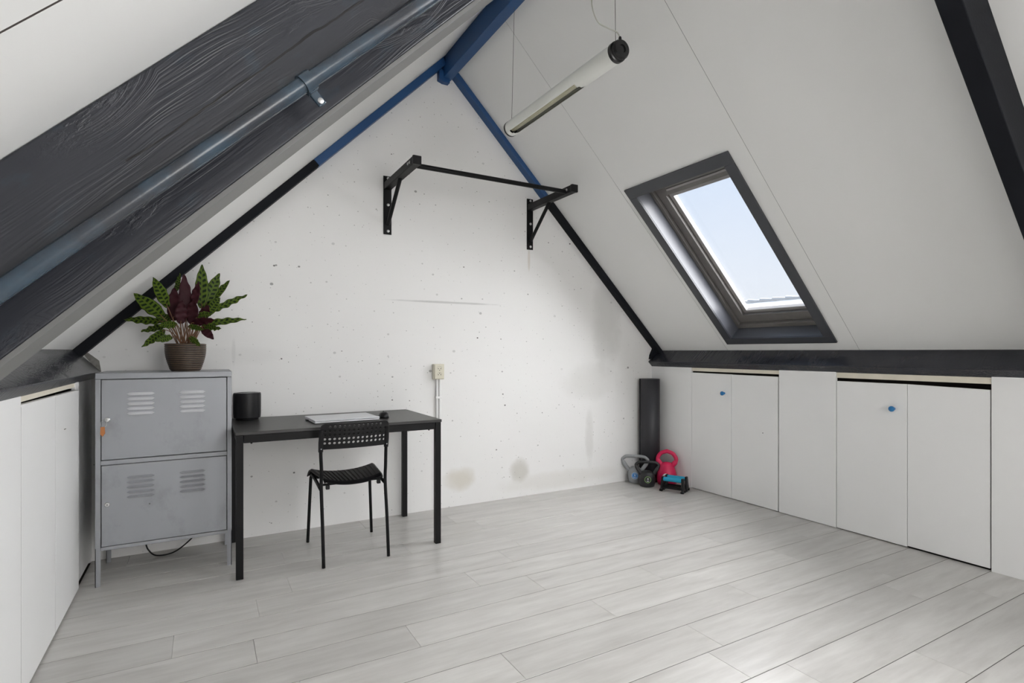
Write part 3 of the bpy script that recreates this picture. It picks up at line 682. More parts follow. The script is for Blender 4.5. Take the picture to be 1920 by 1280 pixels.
# ------------------------------------------------------------------ potted plant
def make_plant():
    cx, cy, z0 = -0.079, 3.55, 1.053
    Pl = empty('potted_plant', (cx, cy, z0)); tag(Pl, 'spotted-leaf prayer plant in a ribbed brown pot on the locker', 'plant')
    prof = []
    H = 0.150; n = 60
    for i in range(n + 1):
        t = i / n; z = t * H
        r = 0.072 + 0.028 * math.sin(min(1, t * 1.25) * PI / 2) if t > 0.03 else 0.068
        r += 0.0016 * math.sin(z * 2 * PI / 0.0102)
        prof.append((r, z))
    prof += [(0.092, H + 0.001), (0.090, H - 0.012), (0.0005, H - 0.014)]
    MB().lathe(prof, n=40).build('pot', 'pot', Pl, smooth='all')
    MB().lathe([(0.0895, H - 0.013), (0.06, H - 0.007), (0.0005, H - 0.004)], n=24).build('soil', 'soil', Pl, smooth='all')
    # leaves: base and tip in picture-plane offsets (dx, dz above pot rim), depth offsets, width, twist (0 face-on, 1 edge-on), under side shown
    S = 1 / 1797.0; ox, oz = 632, 920
    L = [ # bx, by, tx, ty, dyb, dyt, w, twist, under
        (770, 560, 775, 105, 0.02, 0.03, 118, 0.0, 0), (800, 540, 930, 185, 0.05, 0.07, 118, 0.1, 0), (850, 500, 1025, 250, 0.09, 0.13, 70, 0.3, 0),
        (850, 595, 1192, 393, 0.03, 0.06, 95, 0.62, 0), (770, 725, 1180, 646, -0.01, -0.02, 90, 0.66, 0), (780, 742, 945, 758, -0.06, -0.12, 80, 0.5, 0),
        (770, 755, 878, 868, -0.04, -0.07, 80, 0.2, 1), (665, 850, 760, 940, -0.06, -0.105, 62, 0.15, 0), (440, 705, 125, 685, 0.0, 0.0, 95, 0.5, 0),
        (480, 740, 258, 798, 0.05, 0.09, 80, 0.6, 0), (460, 785, 268, 950, -0.02, -0.05, 80, 0.4, 0), (520, 850, 378, 890, -0.05, -0.11, 70, 0.3, 0),
        (440, 660, 205, 430, -0.05, -0.20, 135, 0.15, 0), (480, 560, 360, 265, -0.06, -0.20, 105, 0.15, 0), (530, 690, 535, 355, -0.02, -0.03, 125, 0.1, 1),
        (640, 650, 618, 215, 0.0, 0.0, 115, 0.15, 1), (690, 560, 745, 285, -0.01, -0.02, 80, 0.3, 1), (610, 520, 612, 275, 0.08, 0.12, 60, 0.3, 0),
        (545, 420, 585, 212, 0.06, 0.10, 48, 0.3, 0), (680, 715, 892, 665, -0.08, -0.15, 90, 0.4, 1), (730, 640, 862, 612, -0.06, -0.12, 75, 0.35, 0),
        (655, 745, 792, 770, -0.08, -0.15, 60, 0.3, 0), (800, 640, 935, 435, 0.0, 0.0, 105, 0.25, 0), (600, 700, 480, 430, 0.02, 0.03, 120, 0.2, 1),
        (680, 720, 700, 470, -0.05, -0.07, 110, 0.2, 1), (590, 720, 600, 480, -0.06, -0.09, 110, 0.2, 1), (760, 700, 830, 520, -0.04, -0.06, 100, 0.3, 1),
        (500, 730, 380, 600, 0.02, 0.03, 110, 0.3, 0), (560, 735, 400, 730, -0.06, -0.12, 80, 0.35, 0), (640, 690, 560, 560, 0.07, 0.10, 110, 0.2, 1)]
    rnd = random.Random(3)
    for i, (bx, by, tx, ty, dyb, dyt, w, tw, under) in enumerate(L):
        def place(px, py, dy):      # point seen there, brought to depth dy in front of or behind the pot
            kk = (cy + dy) / cy
            return Vector(((cx + (px - ox) * S) * kk - cx, dy, (z0 + H + (oz - py) * S - 1.16) * kk + 1.16 - z0))
        b = place(bx, by, dyb); t = place(tx, ty, dyt)
        ax = t - b; ln = ax.length; ad = ax.normalized()
        toward = Vector((0.0, -1.0, -0.12))          # side of the leaf that faces into the room
        side = ad.cross(toward).normalized()
        nrm = side.cross(ad).normalized()
        if tw: 
            q = Matrix.Rotation(tw * 1.25 * (1 if i % 2 else -1), 3, ad); side = q @ side; nrm = q @ nrm
        if nrm.dot(toward) < 0: nrm = -nrm; side = -side
        wid = w * S * 0.5
        nv, nu = 22, 6
        v = []; f = []; uvs = []
        droop = 0.05 * ln
        for j in range(nv + 1):
            s = j / nv
            hw = wid * (math.sin(PI * min(1.0, s * 0.96 + 0.03) ** 0.85)) ** 0.72 * (1.0 if s < 0.7 else 1.0 - 0.25 * (s - 0.7) / 0.3)
            if j == nv: hw = wid * 0.03
            c = b + ad * (ln * s) + Vector((0, 0, -1)) * droop * (s * s - s * 0.6) * 1.2
            for m_ in range(nu + 1):
                u = m_ / nu * 2 - 1
                wav = 0.0045 * math.sin(s * 26 + i + (0 if u > 0 else 1.3)) * abs(u) ** 1.5
                cup = -0.10 * wid * (1 - u * u)
                v.append(c + side * (hw * u * (1 + 0.05 * math.sin(s * 26 + i))) + nrm * (wav + cup)); uvs.append(((u + 1) / 2, s))
        for j in range(nv):
            for m_ in range(nu):
                a0 = j * (nu + 1) + m_; f.append((a0, a0 + 1, a0 + nu + 2, a0 + nu + 1))
        me = bpy.data.meshes.new('leaf'); me.from_pydata(v, [], f)
        # orient faces towards the room side
        me.update()
        if me.polygons[nu * nv // 2].normal.dot(nrm) < 0:
            f = [q[::-1] for q in f]; me = bpy.data.meshes.new('leaf'); me.from_pydata(v, [], f)
        uvl = me.uv_layers.new(name='leaf')
        for lp in me.loops: uvl.data[lp.index].uv = uvs[lp.vertex_index]
        me.polygons.foreach_set('use_smooth', [True] * len(me.polygons))
        me.materials.append(MAT['leaf_under' if under else 'leaf']); me.materials.append(MAT['leaf' if under else 'leaf_under'])
        o = bpy.data.objects.new('leaf', me); col.objects.link(o); o.parent = Pl
        md = o.modifiers.new('thickness', 'SOLIDIFY'); md.thickness = 0.0009; md.offset = -1; md.material_offset = 1; md.material_offset_rim = 0
        if under: o['label'] = 'leaf showing its maroon underside'
        root = Vector((b.x * 0.25 + rnd.uniform(-0.02, 0.02), max(-0.05, min(0.05, b.y * 0.5)), H - 0.010))
        mid = root.lerp(b, 0.6) + Vector((0, 0, 0.015))
        MB().tube(smooth_path([root, mid, b, b + ad * ln * 0.12], 4), [0.0030 - 0.0014 * q / 12 for q in range(13)], 6).build('leaf_stem', 'petiole', o, smooth='all')
    return Pl
make_plant()

# ------------------------------------------------------------------ desk and what stands on it
DX0, DX1, DY0, DY1, DZ = 0.147, 1.264, 3.100, 3.765, 0.750
dk = empty('desk', ((DX0 + DX1) / 2, (DY0 + DY1) / 2, 0)); tag(dk, 'narrow black desk with square metal legs beside the locker', 'desk')
def dpart(mb, name, mat, **kw):
    mb.v = [Vector(p) - dk.location for p in mb.v]; return mb.build(name, mat, dk, **kw)
dpart(BX((DX0, DY0, DZ - 0.016), (DX1, DY1, DZ)), 'desktop', 'desk', bevel=0.0015)
LG = 0.034
for lx in (DX0 + 0.003, DX1 - 0.003 - LG):
    for ly in (DY0 + 0.004, DY1 - 0.004 - LG):
        dpart(BX((lx, ly, 0), (lx + LG, ly + LG, DZ - 0.0165)), 'leg', 'black_metal', bevel=0.002)
for ly in (DY0 + 0.008, DY1 - 0.008 - 0.022):
    dpart(BX((DX0 + LG + 0.004, ly, DZ - 0.058), (DX1 - LG - 0.004, ly + 0.022, DZ - 0.0165)), 'apron', 'black_metal', bevel=0.002)
for lx in (DX0 + 0.007, DX1 - 0.007 - 0.022):
    dpart(BX((lx, DY0 + LG + 0.005, DZ - 0.058), (lx + 0.022, DY1 - LG - 0.005, DZ - 0.0165)), 'apron', 'black_metal', bevel=0.002)
for bx in (DX0 + 0.075, DX1 - 0.075):
    mb = MB().lathe([(0.004, -0.006), (0.006, 0)], (bx, DY0 + 0.019, DZ - 0.058), 10); dpart(mb, 'bolt_head', 'black_metal')

spk = empty('wireless_speaker', (0.238, 3.672, DZ)); tag(spk, 'black round wireless speaker on the desk next to the locker', 'speaker')
MB().lathe([(0.060, 0.0), (0.063, 0.004), (0.063, 0.010)], n=40, sy=0.84).build('base', 'black_plastic', spk, smooth=True)
MB().lathe([(0.067, 0.010), (0.0745, 0.014), (0.0765, 0.04), (0.0765, 0.150), (0.0755, 0.1585)], n=48, sy=0.86).build('grille_body', 'black_plastic', spk, smooth=True)
MB().lathe([(0.0755, 0.1585), (0.073, 0.162), (0.060, 0.1625), (0.058, 0.161), (0.001, 0.161)], n=48, sy=0.86).build('top', 'black_gloss', spk, smooth=True)

lap = empty('laptop', (0.735, 3.385, DZ), math.radians(2.5)); tag(lap, 'closed silver laptop lying on the black desk', 'laptop')
BX((-0.187, -0.138, 0.002), (0.187, 0.135, 0.0115)).build('base', 'laptop', lap, bevel=0.004)
BX((-0.188, -0.139, 0.0125), (0.188, 0.136, 0.0195)).build('lid', 'laptop', lap, bevel=0.003)
for fx in (-0.16, 0.16):
    for fy in (-0.11, 0.11): MB().lathe([(0.008, 0.0), (0.008, 0.0021)], (fx, fy, 0), 12).build('rubber_foot', 'black_plastic', lap)
BX((-0.205, 0.02, 0.004), (-0.1875, 0.030, 0.009)).build('plug', 'black_plastic', lap, bevel=0.001)

ms = empty('computer_mouse', (0.985, 3.365, DZ), math.radians(-8)); tag(ms, 'small black computer mouse beside the silver laptop', 'mouse')
def mouse_shell(z0):
    v = []; f = []; nu, nv = 20, 8
    for j in range(nv + 1):
        a = j / nv * PI / 2
        for i in range(nu):
            an = 2 * PI * i / nu
            ex = math.copysign(abs(math.cos(an)) ** 0.75, math.cos(an)); ey = math.copysign(abs(math.sin(an)) ** 0.75, math.sin(an))
            r = math.cos(a) ** 0.5 if j < nv else 0.001
            v.append((0.030 * ex * r * (1 - 0.06 * ey), 0.051 * ey * r, z0 + 0.036 * math.sin(a) * (1 - 0.12 * ey * r)))
    for j in range(nv):
        for i in range(nu): f.append((j * nu + i, j * nu + (i + 1) % nu, (j + 1) * nu + (i + 1) % nu, (j + 1) * nu + i))
    f.append(tuple(range(nu - 1, -1, -1)))
    return MB().add(v, f)
mouse_shell(0.001).build('shell', 'black_plastic', ms, smooth='all')
mb = MB().tube([(-0.003, 0.022, 0.030), (0.003, 0.022, 0.030)], 0.010, 16); mb.build('scroll_wheel', 'black_gloss', ms, smooth=True)

# ------------------------------------------------------------------ chair
def make_chair():
    C = empty('chair', (0.742, 3.275, 0)); tag(C, 'black stacking chair with perforated backrest pushed up to the desk', 'chair')
    B = C.location
    def bld(mb, name, mat, parent=C, **kw):
        mb.v = [Vector(p) - B for p in mb.v]; return mb.build(name, mat, parent, **kw)
    r = 0.0092
    for sgn in (-1, 1):
        xf = 0.566 if sgn < 0 else 0.919; xs = 0.556 if sgn < 0 else 0.904; xt = 0.548 if sgn < 0 else 0.900
        bld(MB().tube(smooth_path([(xf, 3.045, 0.004), ((xf + xs) / 2, 3.052, 0.24), (xs, 3.060, 0.43), (xs, 3.052, 0.52), (xt, 3.030, 0.63), (xt, 3.008, 0.74)], 5), r, 12), 'leg', 'black_metal', smooth='all')
        xg = 0.559 if sgn < 0 else 0.947; xk = 0.572 if sgn < 0 else 0.930
        bld(MB().tube(smooth_path([(xg, 3.508, 0.004), (xk - 0.002, 3.478, 0.36), (xk, 3.470, 0.405), (xk + 0.003, 3.445, 0.422), (xk, 3.38, 0.424), (xs, 3.07, 0.418)], 5), r, 12), 'leg', 'black_metal', smooth='all')
    bld(MB().tube([(0.575, 3.15, 0.424), (0.905, 3.15, 0.424)], 0.006, 10), 'cross_bar', 'black_metal', smooth=True)
    bld(MB().tube([(0.575, 3.40, 0.413), (0.925, 3.40, 0.413)], 0.008, 10), 'cross_bar', 'black_metal', smooth=True)
    for fx, fy in ((0.60, 3.115), (0.882, 3.115)): bld(BX((fx - 0.010, fy - 0.010, 0.405), (fx + 0.010, fy + 0.010, 0.428)), 'clip', 'black_plastic', bevel=0.003)
    # seat: ribbed moulded sheet, dished, rolled front edge
    nu, nv = 150, 26; v = []; f = []
    for j in range(nv + 1):
        t = j / nv; y = 3.095 + t * 0.400
        xl = 0.578 + (0.552 - 0.578) * t; xr = 0.902 + (0.948 - 0.902) * t
        for i in range(nu + 1):
            s = i / nu
            edge = min(s, 1 - s)
            z = 0.430 + 0.030 * (abs(2 * s - 1) ** 2.2) - 0.004
            if t > 0.80: z -= 0.05 * ((t - 0.80) / 0.20) ** 2
            if t < 0.06: z -= 0.012 * (1 - t / 0.06)
            if edge < 0.03: z -= 0.010 * (1 - edge / 0.03)
            if 0.10 < t < 0.84 and 0.07 < s < 0.93:
                ph = (s - 0.07) / 0.86 * 13
                g = abs((ph % 1) - 0.5)
                if g < 0.24: z -= 0.0055
            v.append((xl + (xr - xl) * s, y, z + 0.012))
    for j in range(nv):
        for i in range(nu): a0 = j * (nu + 1) + i; f.append((a0, a0 + 1, a0 + nu + 2, a0 + nu + 1))
    so = bld(MB().add(v, f), 'seat', 'black_plastic')
    md = so.modifiers.new('thickness', 'SOLIDIFY'); md.thickness = 0.006; md.offset = -1
    # backrest with 5 rows x 14 columns of round holes
    nc, nr = 16, 7
    x0, x1, z0, z1 = 0.541, 0.907, 0.641, 0.779
    CE = [0.0] + [0.0122 + 0.0244 * i for i in range(15)] + [0.366]
    RE = [0.0] + [0.0215 + 0.0222 * i for i in range(6)] + [0.138]
    def pw(E, t): i = min(int(t), len(E) - 2); return E[i] + (E[i + 1] - E[i]) * (t - i)
    verts = {}; vl = []; faces = []
    def vid(c, r_):
        key = (round(c, 4), round(r_, 4))
        if key not in verts:
            u = pw(CE, c) / 0.366 * 2 - 1; w = pw(RE, r_) / 0.138
            ztop = z1; cr = 0.14
            if abs(u) > 1 - cr: ztop -= 0.024 * (1 - math.sqrt(max(0, 1 - ((abs(u) - 1 + cr) / cr) ** 2)))
            z = z0 + (ztop - z0) * w
            zt = (z - 0.63) / 0.11
            y = 3.030 - 0.022 * zt - 0.024 * (1 - u * u)
            verts[key] = len(vl); vl.append((x0 + pw(CE, c), y, z))
        return verts[key]
    K = 16
    for ci in range(nc):
        for ri in range(nr):
            cx_, cy_ = ci + 0.5, ri + 0.5
            ringv = []
            for q in range(K):
                an = 2 * PI * q / K; ca, sa = math.cos(an), math.sin(an); mm = max(abs(ca), abs(sa))
                ringv.append(vid(cx_ + 0.5 * ca / mm, cy_ + 0.5 * sa / mm))
            hole = 1 <= ci <= 14 and 1 <= ri <= 5 and not (ri == 5 and ci in (1, 14))
            if hole:
                inn = []
                for q in range(K):
                    an = 2 * PI * q / K
                    inn.append(vid(cx_ + 0.29 * math.cos(an), cy_ + 0.315 * math.sin(an)))
                for q in range(K): faces.append((ringv[q], ringv[(q + 1) % K], inn[(q + 1) % K], inn[q]))
            else: faces.append(tuple(ringv))
    bo = bld(MB().add(vl, faces), 'backrest', 'black_plastic')
    md = bo.modifiers.new('thickness', 'SOLIDIFY'); md.thickness = 0.006; md.offset = 0
    for sgn in (-1, 1):
        xt = 0.548 if sgn < 0 else 0.900
        s_ = bld(MB().tube([(xt, 3.030, 0.628), (xt, 3.020, 0.68), (xt + (0.002 if sgn < 0 else -0.002), 3.006, 0.748)], [0.0125, 0.0135, 0.0125], 14), 'sleeve', 'black_plastic', bo, smooth=True)
        bld(MB().ball((xt, 3.016, 0.645), 0.0042, 6), 'rivet', 'steel', bo, smooth='all')
    # rolled top edge
    return C
make_chair()

# ------------------------------------------------------------------ wall socket, conduits
so = empty('wall_socket', (1.509, YG, 1.013)); tag(so, 'cream double wall socket above the desk corner', 'socket')
BX((-0.041, -0.040, -0.056), (0.041, 0.0, 0.056)).build('box', 'socket', so, bevel=0.005)
BX((-0.036, -0.046, -0.052), (0.036, -0.0405, 0.052)).build('cover', 'socket', so, bevel=0.003)
for cz in (0.022, -0.022):
    mb = MB().lathe([(0.0195, -0.001), (0.0195, 0.0018), (0.0168, 0.0018), (0.0160, 0.0006)], n=24); mb.v = [(x, -0.046 - z, cz + y) for x, y, z in mb.v]
    d = mb.build('outlet', 'socket', so, smooth=True)
    for hx, hz in ((-0.0095, 0), (0.0095, 0), (0, 0.011 if cz < 0 else -0.011)):
        mb = MB().lathe([(0.0032, 0), (0.0032, 0.0012)], n=10); mb.v = [(hx + x, -0.0467 - z, cz + hz + y) for x, y, z in mb.v]; mb.build('pin_hole', 'socket_dark', d)
    mb = MB().tube([(0.018 * math.cos(a), -0.0479, cz + 0.018 * math.sin(a)) for a in [PI * (0.12 + 0.76 * i / 12) for i in range(13)]], 0.0008, 6); mb.build('outlet_rim', 'cord_grey', d)
for i, (cx, yy) in enumerate(((1.503, 3.778), (1.525, 3.778))):
    c = MB().tube([(cx, yy, 0.004), (cx, yy, 0.957)], 0.0095, 14).build('conduit', 'pvc', smooth=True)
    tag(c, 'white conduit below the double socket, the one nearer the ' + ('metal locker' if i == 0 else 'rolled mat'), 'conduit', 'conduits below the socket')
    BX((cx - 0.013, yy - 0.013, 0.815), (cx + 0.013, yy + 0.012, 0.832)).build('clip', 'pvc', c, bevel=0.003)

# ------------------------------------------------------------------ pull-up bar
pb = empty('pull_up_bar', (1.72, YG, 2.19)); tag(pb, 'black wall-mounted pull-up bar on two triangular brackets', 'pull-up bar')
def ppart(mb, name, mat, parent=pb, **kw):
    mb.v = [Vector(p) - pb.location for p in mb.v]; return mb.build(name, mat, parent, **kw)
for cx, nm in ((1.135, 0), (2.307, 1)):
    pl_ = ppart(BX((cx - 0.029, YG - 0.006, 1.982), (cx + 0.029, YG - 0.0008, 2.392)), 'wall_plate', 'black_metal', bevel=0.002)
    ppart(BX((cx - 0.025, 3.178, 2.296), (cx + 0.025, YG - 0.006, 2.346)), 'arm', 'black_metal', bevel=0.004)
    ppart(BX((cx - 0.027, 3.170, 2.294), (cx + 0.027, 3.192, 2.348)), 'end_cap', 'black_plastic', bevel=0.004)
    a = Vector((cx, 3.50, 2.300)); b = Vector((cx, YG - 0.019, 2.052))
    ppart(MB().tube([a, b], 0.0135, 14), 'strut', 'black_metal', smooth=True)
    for z in (2.376, 2.19, 2.006):
        mb = MB().lathe([(0.010, 0), (0.010, 0.004), (0.006, 0.007), (0.001, 0.0075)], n=12); mb.v = [(cx + 0.004 + x, YG - 0.006 - c_, z + y) for x, y, c_ in mb.v]
        ppart(mb, 'bolt', 'steel', smooth=True)
    for yy in (3.235, 3.268):
        for sx in (-1, 1):
            mb = MB().lathe([(0.009, 0), (0.009, 0.005), (0.004, 0.007)], n=12); mb.v = [(cx + sx * (0.025 + c_), yy + x, 2.320 + y) for x, y, c_ in mb.v]
            ppart(mb, 'bolt', 'steel', smooth=True)
ppart(MB().tube([(1.160, 3.252, 2.312), (2.282, 3.252, 2.312)], 0.0155, 18), 'bar', 'black_metal', smooth=True)

# ------------------------------------------------------------------ hanging tube lamp
lp = empty('tube_lamp', (1.577, 2.33, 2.465)); tag(lp, 'white tubular pendant lamp with black caps hanging from the ridge beam', 'lamp')
R_ = 0.043; ya, yb = -0.475, 0.475
# tube wall with a window on the underside (angles measured in the xz plane)
g0, g1 = -0.21, 0.425
def inwin(a, y): # a angle deg, 270 = straight down
    return g0 < y < g1 and 222 < a < 312
ny, na = 48, 48; v = []; f = []
ys = sorted(set([ya + (yb - ya) * j / ny for j in range(ny + 1)] + [g0, g1]))
for y in ys:
    for k_ in range(na):
        an = 2 * PI * k_ / na
        v.append((R_ * math.cos(an), y, R_ * math.sin(an)))
for j in range(len(ys) - 1):
    for k_ in range(na):
        am = (k_ + 0.5) * 360 / na; ym = (ys[j] + ys[j + 1]) / 2
        # slanted ends of the window
        sl = (am - 267) / 45 * 0.018
        if inwin(am, ym + sl): continue
        k2 = (k_ + 1) % na; f.append((j * na + k_, j * na + k2, (j + 1) * na + k2, (j + 1) * na + k_))
to = MB().add(v, f).build('tube', 'lamp_white', lp, smooth='all')
md = to.modifiers.new('thickness', 'SOLIDIFY'); md.thickness = 0.002; md.offset = -1
MB().tube([(0, g0 - 0.02, -0.006), (0, g1 + 0.02, -0.006)], 0.019, 18).build('fluorescent_tube', 'lamp_inner', lp, smooth=True)
mb = MB()
rg_ = R_ - 0.005
for i in range(75):
    y = g0 - 0.02 + i * (g1 - g0 + 0.04) / 74
    mb.tube([(rg_ * math.cos(math.radians(a)), y, rg_ * math.sin(math.radians(a))) for a in range(212, 324, 10)], 0.00045, 4, False)
for a in range(214, 324, 9):
    mb.tube([(rg_ * math.cos(math.radians(a)), g0 - 0.02, rg_ * math.sin(math.radians(a))), (rg_ * math.cos(math.radians(a)), g1 + 0.02, rg_ * math.sin(math.radians(a)))], 0.00045, 4, False)
go = mb.build('grille', 'black_metal', lp); go['label'] = 'fine black wire grille'
for e, sgn in ((ya, -1), (yb, 1)):
    pf = [(R_ + 0.002, -0.012), (R_ + 0.002, 0.004), (R_ - 0.003, 0.007), (R_ - 0.003, 0.022), (R_ - 0.001, 0.025), (R_ - 0.006, 0.034), (0.018, 0.034), (0.016, 0.028), (0.001, 0.028)] if sgn < 0 else [(R_ + 0.001, -0.006), (R_ + 0.001, 0.005), (R_ - 0.006, 0.007), (0.001, 0.007)]
    mb = MB().lathe(pf, n=36); mb.v = [(x, e + sgn * z, y) for x, y, z in mb.v]
    mb.build('end_cap', 'black_gloss', lp, smooth=True)
    top = Vector((0.0 + (0.012 if sgn > 0 else 0.0), e * 0.985 + (-0.015 if sgn > 0 else 0.018), 3.172 - 2.465))
    MB().tube([(0, e - sgn * 0.012, R_ - 0.001), top], 0.0013, 6).build('suspension_wire', 'wire', lp)
MB().lathe([(0.007, 0.0), (0.007, 0.014), (0.005, 0.02)], (0, ya - 0.017, R_ - 0.005), 12).build('cord_gland', 'black_plastic', lp, smooth=True)
MB().tube(smooth_path([(0, ya - 0.017, R_ + 0.012), (-0.012, ya - 0.010, R_ + 0.035), (-0.05, ya + 0.005, R_ + 0.050), (-0.095, ya + 0.02, R_ + 0.075), (-0.125, ya + 0.02, R_ + 0.15), (-0.115, ya + 0.0, R_ + 0.23), (-0.075, ya - 0.03, R_ + 0.33), (-0.03, ya - 0.05, R_ + 0.45), (-0.015, ya - 0.06, 3.19 - 2.465)], 8), 0.0032, 8).build('power_cord', 'cord_grey', lp, smooth='all')

# ------------------------------------------------------------------ corner: mat, kettlebells, push-up stands
mt = empty('exercise_mat', (3.513, 3.690, 0)); tag(mt, 'rolled charcoal exercise mat standing upright in the corner', 'mat')
def roll_pts(turns, r0, r1, n):
    return [((r0 + (r1 - r0) * i / n) * math.cos(2 * PI * turns * i / n + 2.4), (r0 + (r1 - r0) * i / n) * math.sin(2 * PI * turns * i / n + 2.4)) for i in range(n + 1)]
pts = roll_pts(6, 0.014, 0.081, 260); v = [(x, y, z) for z in (0.0, 0.915) for x, y in pts]; n = len(pts)
mo_ = MB().add(v, [(i, i + 1, n + i + 1, n + i) for i in range(n - 1)]).build('roll', 'mat', mt, smooth='all')
md = mo_.modifiers.new('thickness', 'SOLIDIFY'); md.thickness = 0.0115; md.offset = 1

def kettlebell(name, label, loc, rz, mat, body, hw, hb, hz, htop, hr, corner):
    """body: lathe profile; handle: top half-width hw, base half-width hb at height hz, top height htop, radius hr, corner roundness"""
    K_ = empty(name, loc, rz); tag(K_, label, 'kettlebell', 'kettlebells in the corner')
    MB().lathe(body, n=40).build('body', mat, K_, smooth='all')
    path = []
    c = corner
    pts = [(-hb, hz), (-hw, htop - c), (-hw + c * 0.35, htop - c * 0.28), (-hw + c, htop), (0, htop + 0.002), (hw - c, htop), (hw - c * 0.35, htop - c * 0.28), (hw, htop - c), (hb, hz)]
    path = smooth_path([(x, 0, z) for x, z in pts], 6)
    m = len(path); rr = [hr * (1.25 if (i < m * 0.12 or i > m * 0.88) else 1.0) for i in range(m)]
    MB().tube(path, rr, 16).build('handle', mat, K_, smooth='all')
    return K_
def decal(K_, y, z, r, tilt, rings, texts):
    # flat printed badge on the side that faces the room (local -y)
    for i, (rr, m) in enumerate(rings):
        mb = MB().lathe([(rr * r, 0), (rr * r, 0.0006 + 0.0004 * i), (0.0005, 0.0006 + 0.0004 * i)], n=32)
        Rt = Matrix.Rotation(PI / 2 + tilt, 3, 'X')
        mb.v = [Vector((0, y, z)) + Rt @ Vector(p) for p in mb.v]
        mb.build('badge', m, K_, smooth=True)
    for (s, size, dz, m) in texts:
        cu = bpy.data.curves.new('lettering_outline', 'FONT'); cu.body = s; cu.size = size; cu.align_x = 'CENTER'; cu.align_y = 'CENTER'; cu.extrude = 0.0003
        fo = bpy.data.objects.new('lettering_outline', cu); col.objects.link(fo)
        me = bpy.data.meshes.new_from_object(fo.evaluated_get(bpy.context.evaluated_depsgraph_get()))
        bpy.data.objects.remove(fo); me.materials.clear(); me.materials.append(MAT[m])
        o = bpy.data.objects.new('lettering', me); col.objects.link(o); o.parent = K_
        Rt = Matrix.Rotation(PI / 2 + tilt, 3, 'X')
        o.location = Vector((0, y, z)) + Rt @ Vector((0, dz, 0.0006 + 0.0004 * len(rings) + 0.0004))
        o.rotation_euler = (PI / 2 + tilt, 0, 0)
FA = -0.785   # facing the middle of the room
kb = kettlebell('kettlebell', 'grey vinyl kettlebell with a blue round badge and wide square handle', (3.348, 3.700, 0), FA + 0.02, 'kb_grey',
    [(0.045, 0.0), (0.054, 0.004), (0.061, 0.03), (0.065, 0.062), (0.061, 0.095), (0.050, 0.122), (0.034, 0.137), (0.001, 0.142)], 0.108, 0.052, 0.105, 0.230, 0.0135, 0.042)
decal(kb, -0.0655, 0.072, 0.030, -0.08, [(1.0, 'decal_white'), (0.92, 'decal_blue'), (0.70, 'decal_white'), (0.65, 'decal_blue')], [('6', 0.026, 0.006, 'decal_white'), ('KG', 0.014, -0.013, 'decal_white')])
kb = kettlebell('kettlebell', 'small black kettlebell with a green-ringed badge standing in front', (3.345, 3.545, 0), FA + 0.10, 'kb_black',
    [(0.048, 0.0), (0.060, 0.004), (0.066, 0.03), (0.069, 0.062), (0.064, 0.095), (0.052, 0.118), (0.036, 0.130), (0.001, 0.133)], 0.094, 0.050, 0.10, 0.206, 0.0125, 0.034)
decal(kb, -0.0695, 0.070, 0.027, -0.05, [(1.0, 'decal_green'), (0.9, 'decal_black')], [('4', 0.024, 0.006, 'decal_white'), ('KG', 0.012, -0.013, 'decal_white')])
kb = kettlebell('kettlebell', 'tall pink kettlebell with a round loop handle and white badge', (3.540, 3.508, 0), FA - 0.10, 'kb_pink',
    [(0.066, 0.0), (0.078, 0.005), (0.085, 0.035), (0.085, 0.065), (0.078, 0.105), (0.066, 0.145), (0.052, 0.175), (0.038, 0.19), (0.001, 0.197)], 0.078, 0.043, 0.165, 0.288, 0.0170, 0.072)
decal(kb, -0.0845, 0.080, 0.030, -0.10, [(1.0, 'decal_white'), (0.55, 'kb_pink')], [])

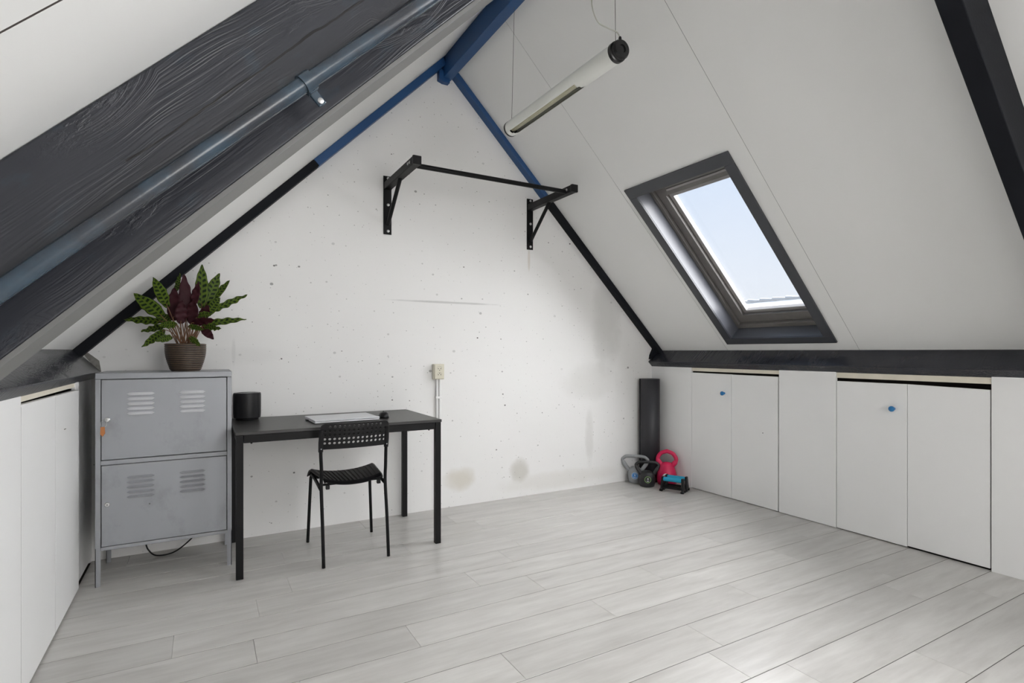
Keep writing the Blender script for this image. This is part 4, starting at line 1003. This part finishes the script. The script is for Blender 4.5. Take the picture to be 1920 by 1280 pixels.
def stand(loc, rz, label):
    s_ = empty('push_up_stand', loc, rz); tag(s_, label, 'exercise stand', 'push-up stands in the corner')
    for e in (-1, 1):
        x = e * 0.088
        # trapezoid end frame leaning slightly in
        mb = MB().hexa([(x - 0.009, -0.032, 0.014), (x + 0.009, -0.032, 0.014), (x + 0.009, 0.032, 0.014), (x - 0.009, 0.032, 0.014)],
                       [(x - 0.009 - e * 0.006, -0.018, 0.118), (x + 0.009 - e * 0.006, -0.018, 0.118), (x + 0.009 - e * 0.006, 0.018, 0.118), (x - 0.009 - e * 0.006, 0.018, 0.118)])
        mb.build('end_frame', 'black_plastic', s_, bevel=0.005)
        for q in (-1, 1):
            BX((x - 0.013, q * 0.028 - 0.012, 0.0), (x + 0.013, q * 0.028 + 0.012, 0.020)).build('foot', 'black_plastic', s_, bevel=0.004)
    MB().tube([(-0.075, 0, 0.098), (0.075, 0, 0.098)], 0.0175, 20).build('grip', 'foam_blue', s_, smooth=True)
    for q in (-1, 1): MB().tube([(-0.085, q * 0.022, 0.030), (0.085, q * 0.022, 0.030)], 0.006, 10).build('base_bar', 'black_plastic', s_, smooth=True)
    return s_
ang = math.atan2(-0.169, 0.084)
stand((3.392, 3.297, 0), ang, 'black push-up stand with turquoise foam grip, the one out in the room')
stand((3.478, 3.338, 0), ang, 'black push-up stand with turquoise foam grip, the one against the wall')

# ------------------------------------------------------------------ outside: neighbouring roof seen through the skylight
nb = empty('house', (14.0, 10.0, -6.0)); tag(nb, 'pale neighbouring house roof seen low through the skylight', 'house')
ridge_z = 2.62 + 6.0
MB().prism([(-3.6, -9, ridge_z - 3.2), (0, -9, ridge_z), (3.6, -9, ridge_z - 3.2)], (0, 26, 0)).build('roof', 'roof_far', nb)
BX((-3.3, -8.8, 0), (3.3, 16.8, ridge_z - 3.2)).build('walls', 'roof_far', nb)
tile = None
for i in range(60):
    y = -9 + i * 0.4
    if tile is None:
        tile = MB().tube([(0, y, ridge_z - 0.02), (0, y + 0.42, ridge_z + 0.01)], [0.055, 0.07], 8).build('ridge_tile', 'roof_tile', nb)
    else:
        o = tile.copy(); col.objects.link(o); o.parent = nb; o.location = (0, i * 0.4, 0)
gd = BX((-60, -60, -6.3), (80, 80, -6.0)).build('ground', 'slab'); tag(gd, 'grey ground outside far below the roof', 'ground', kind='structure')
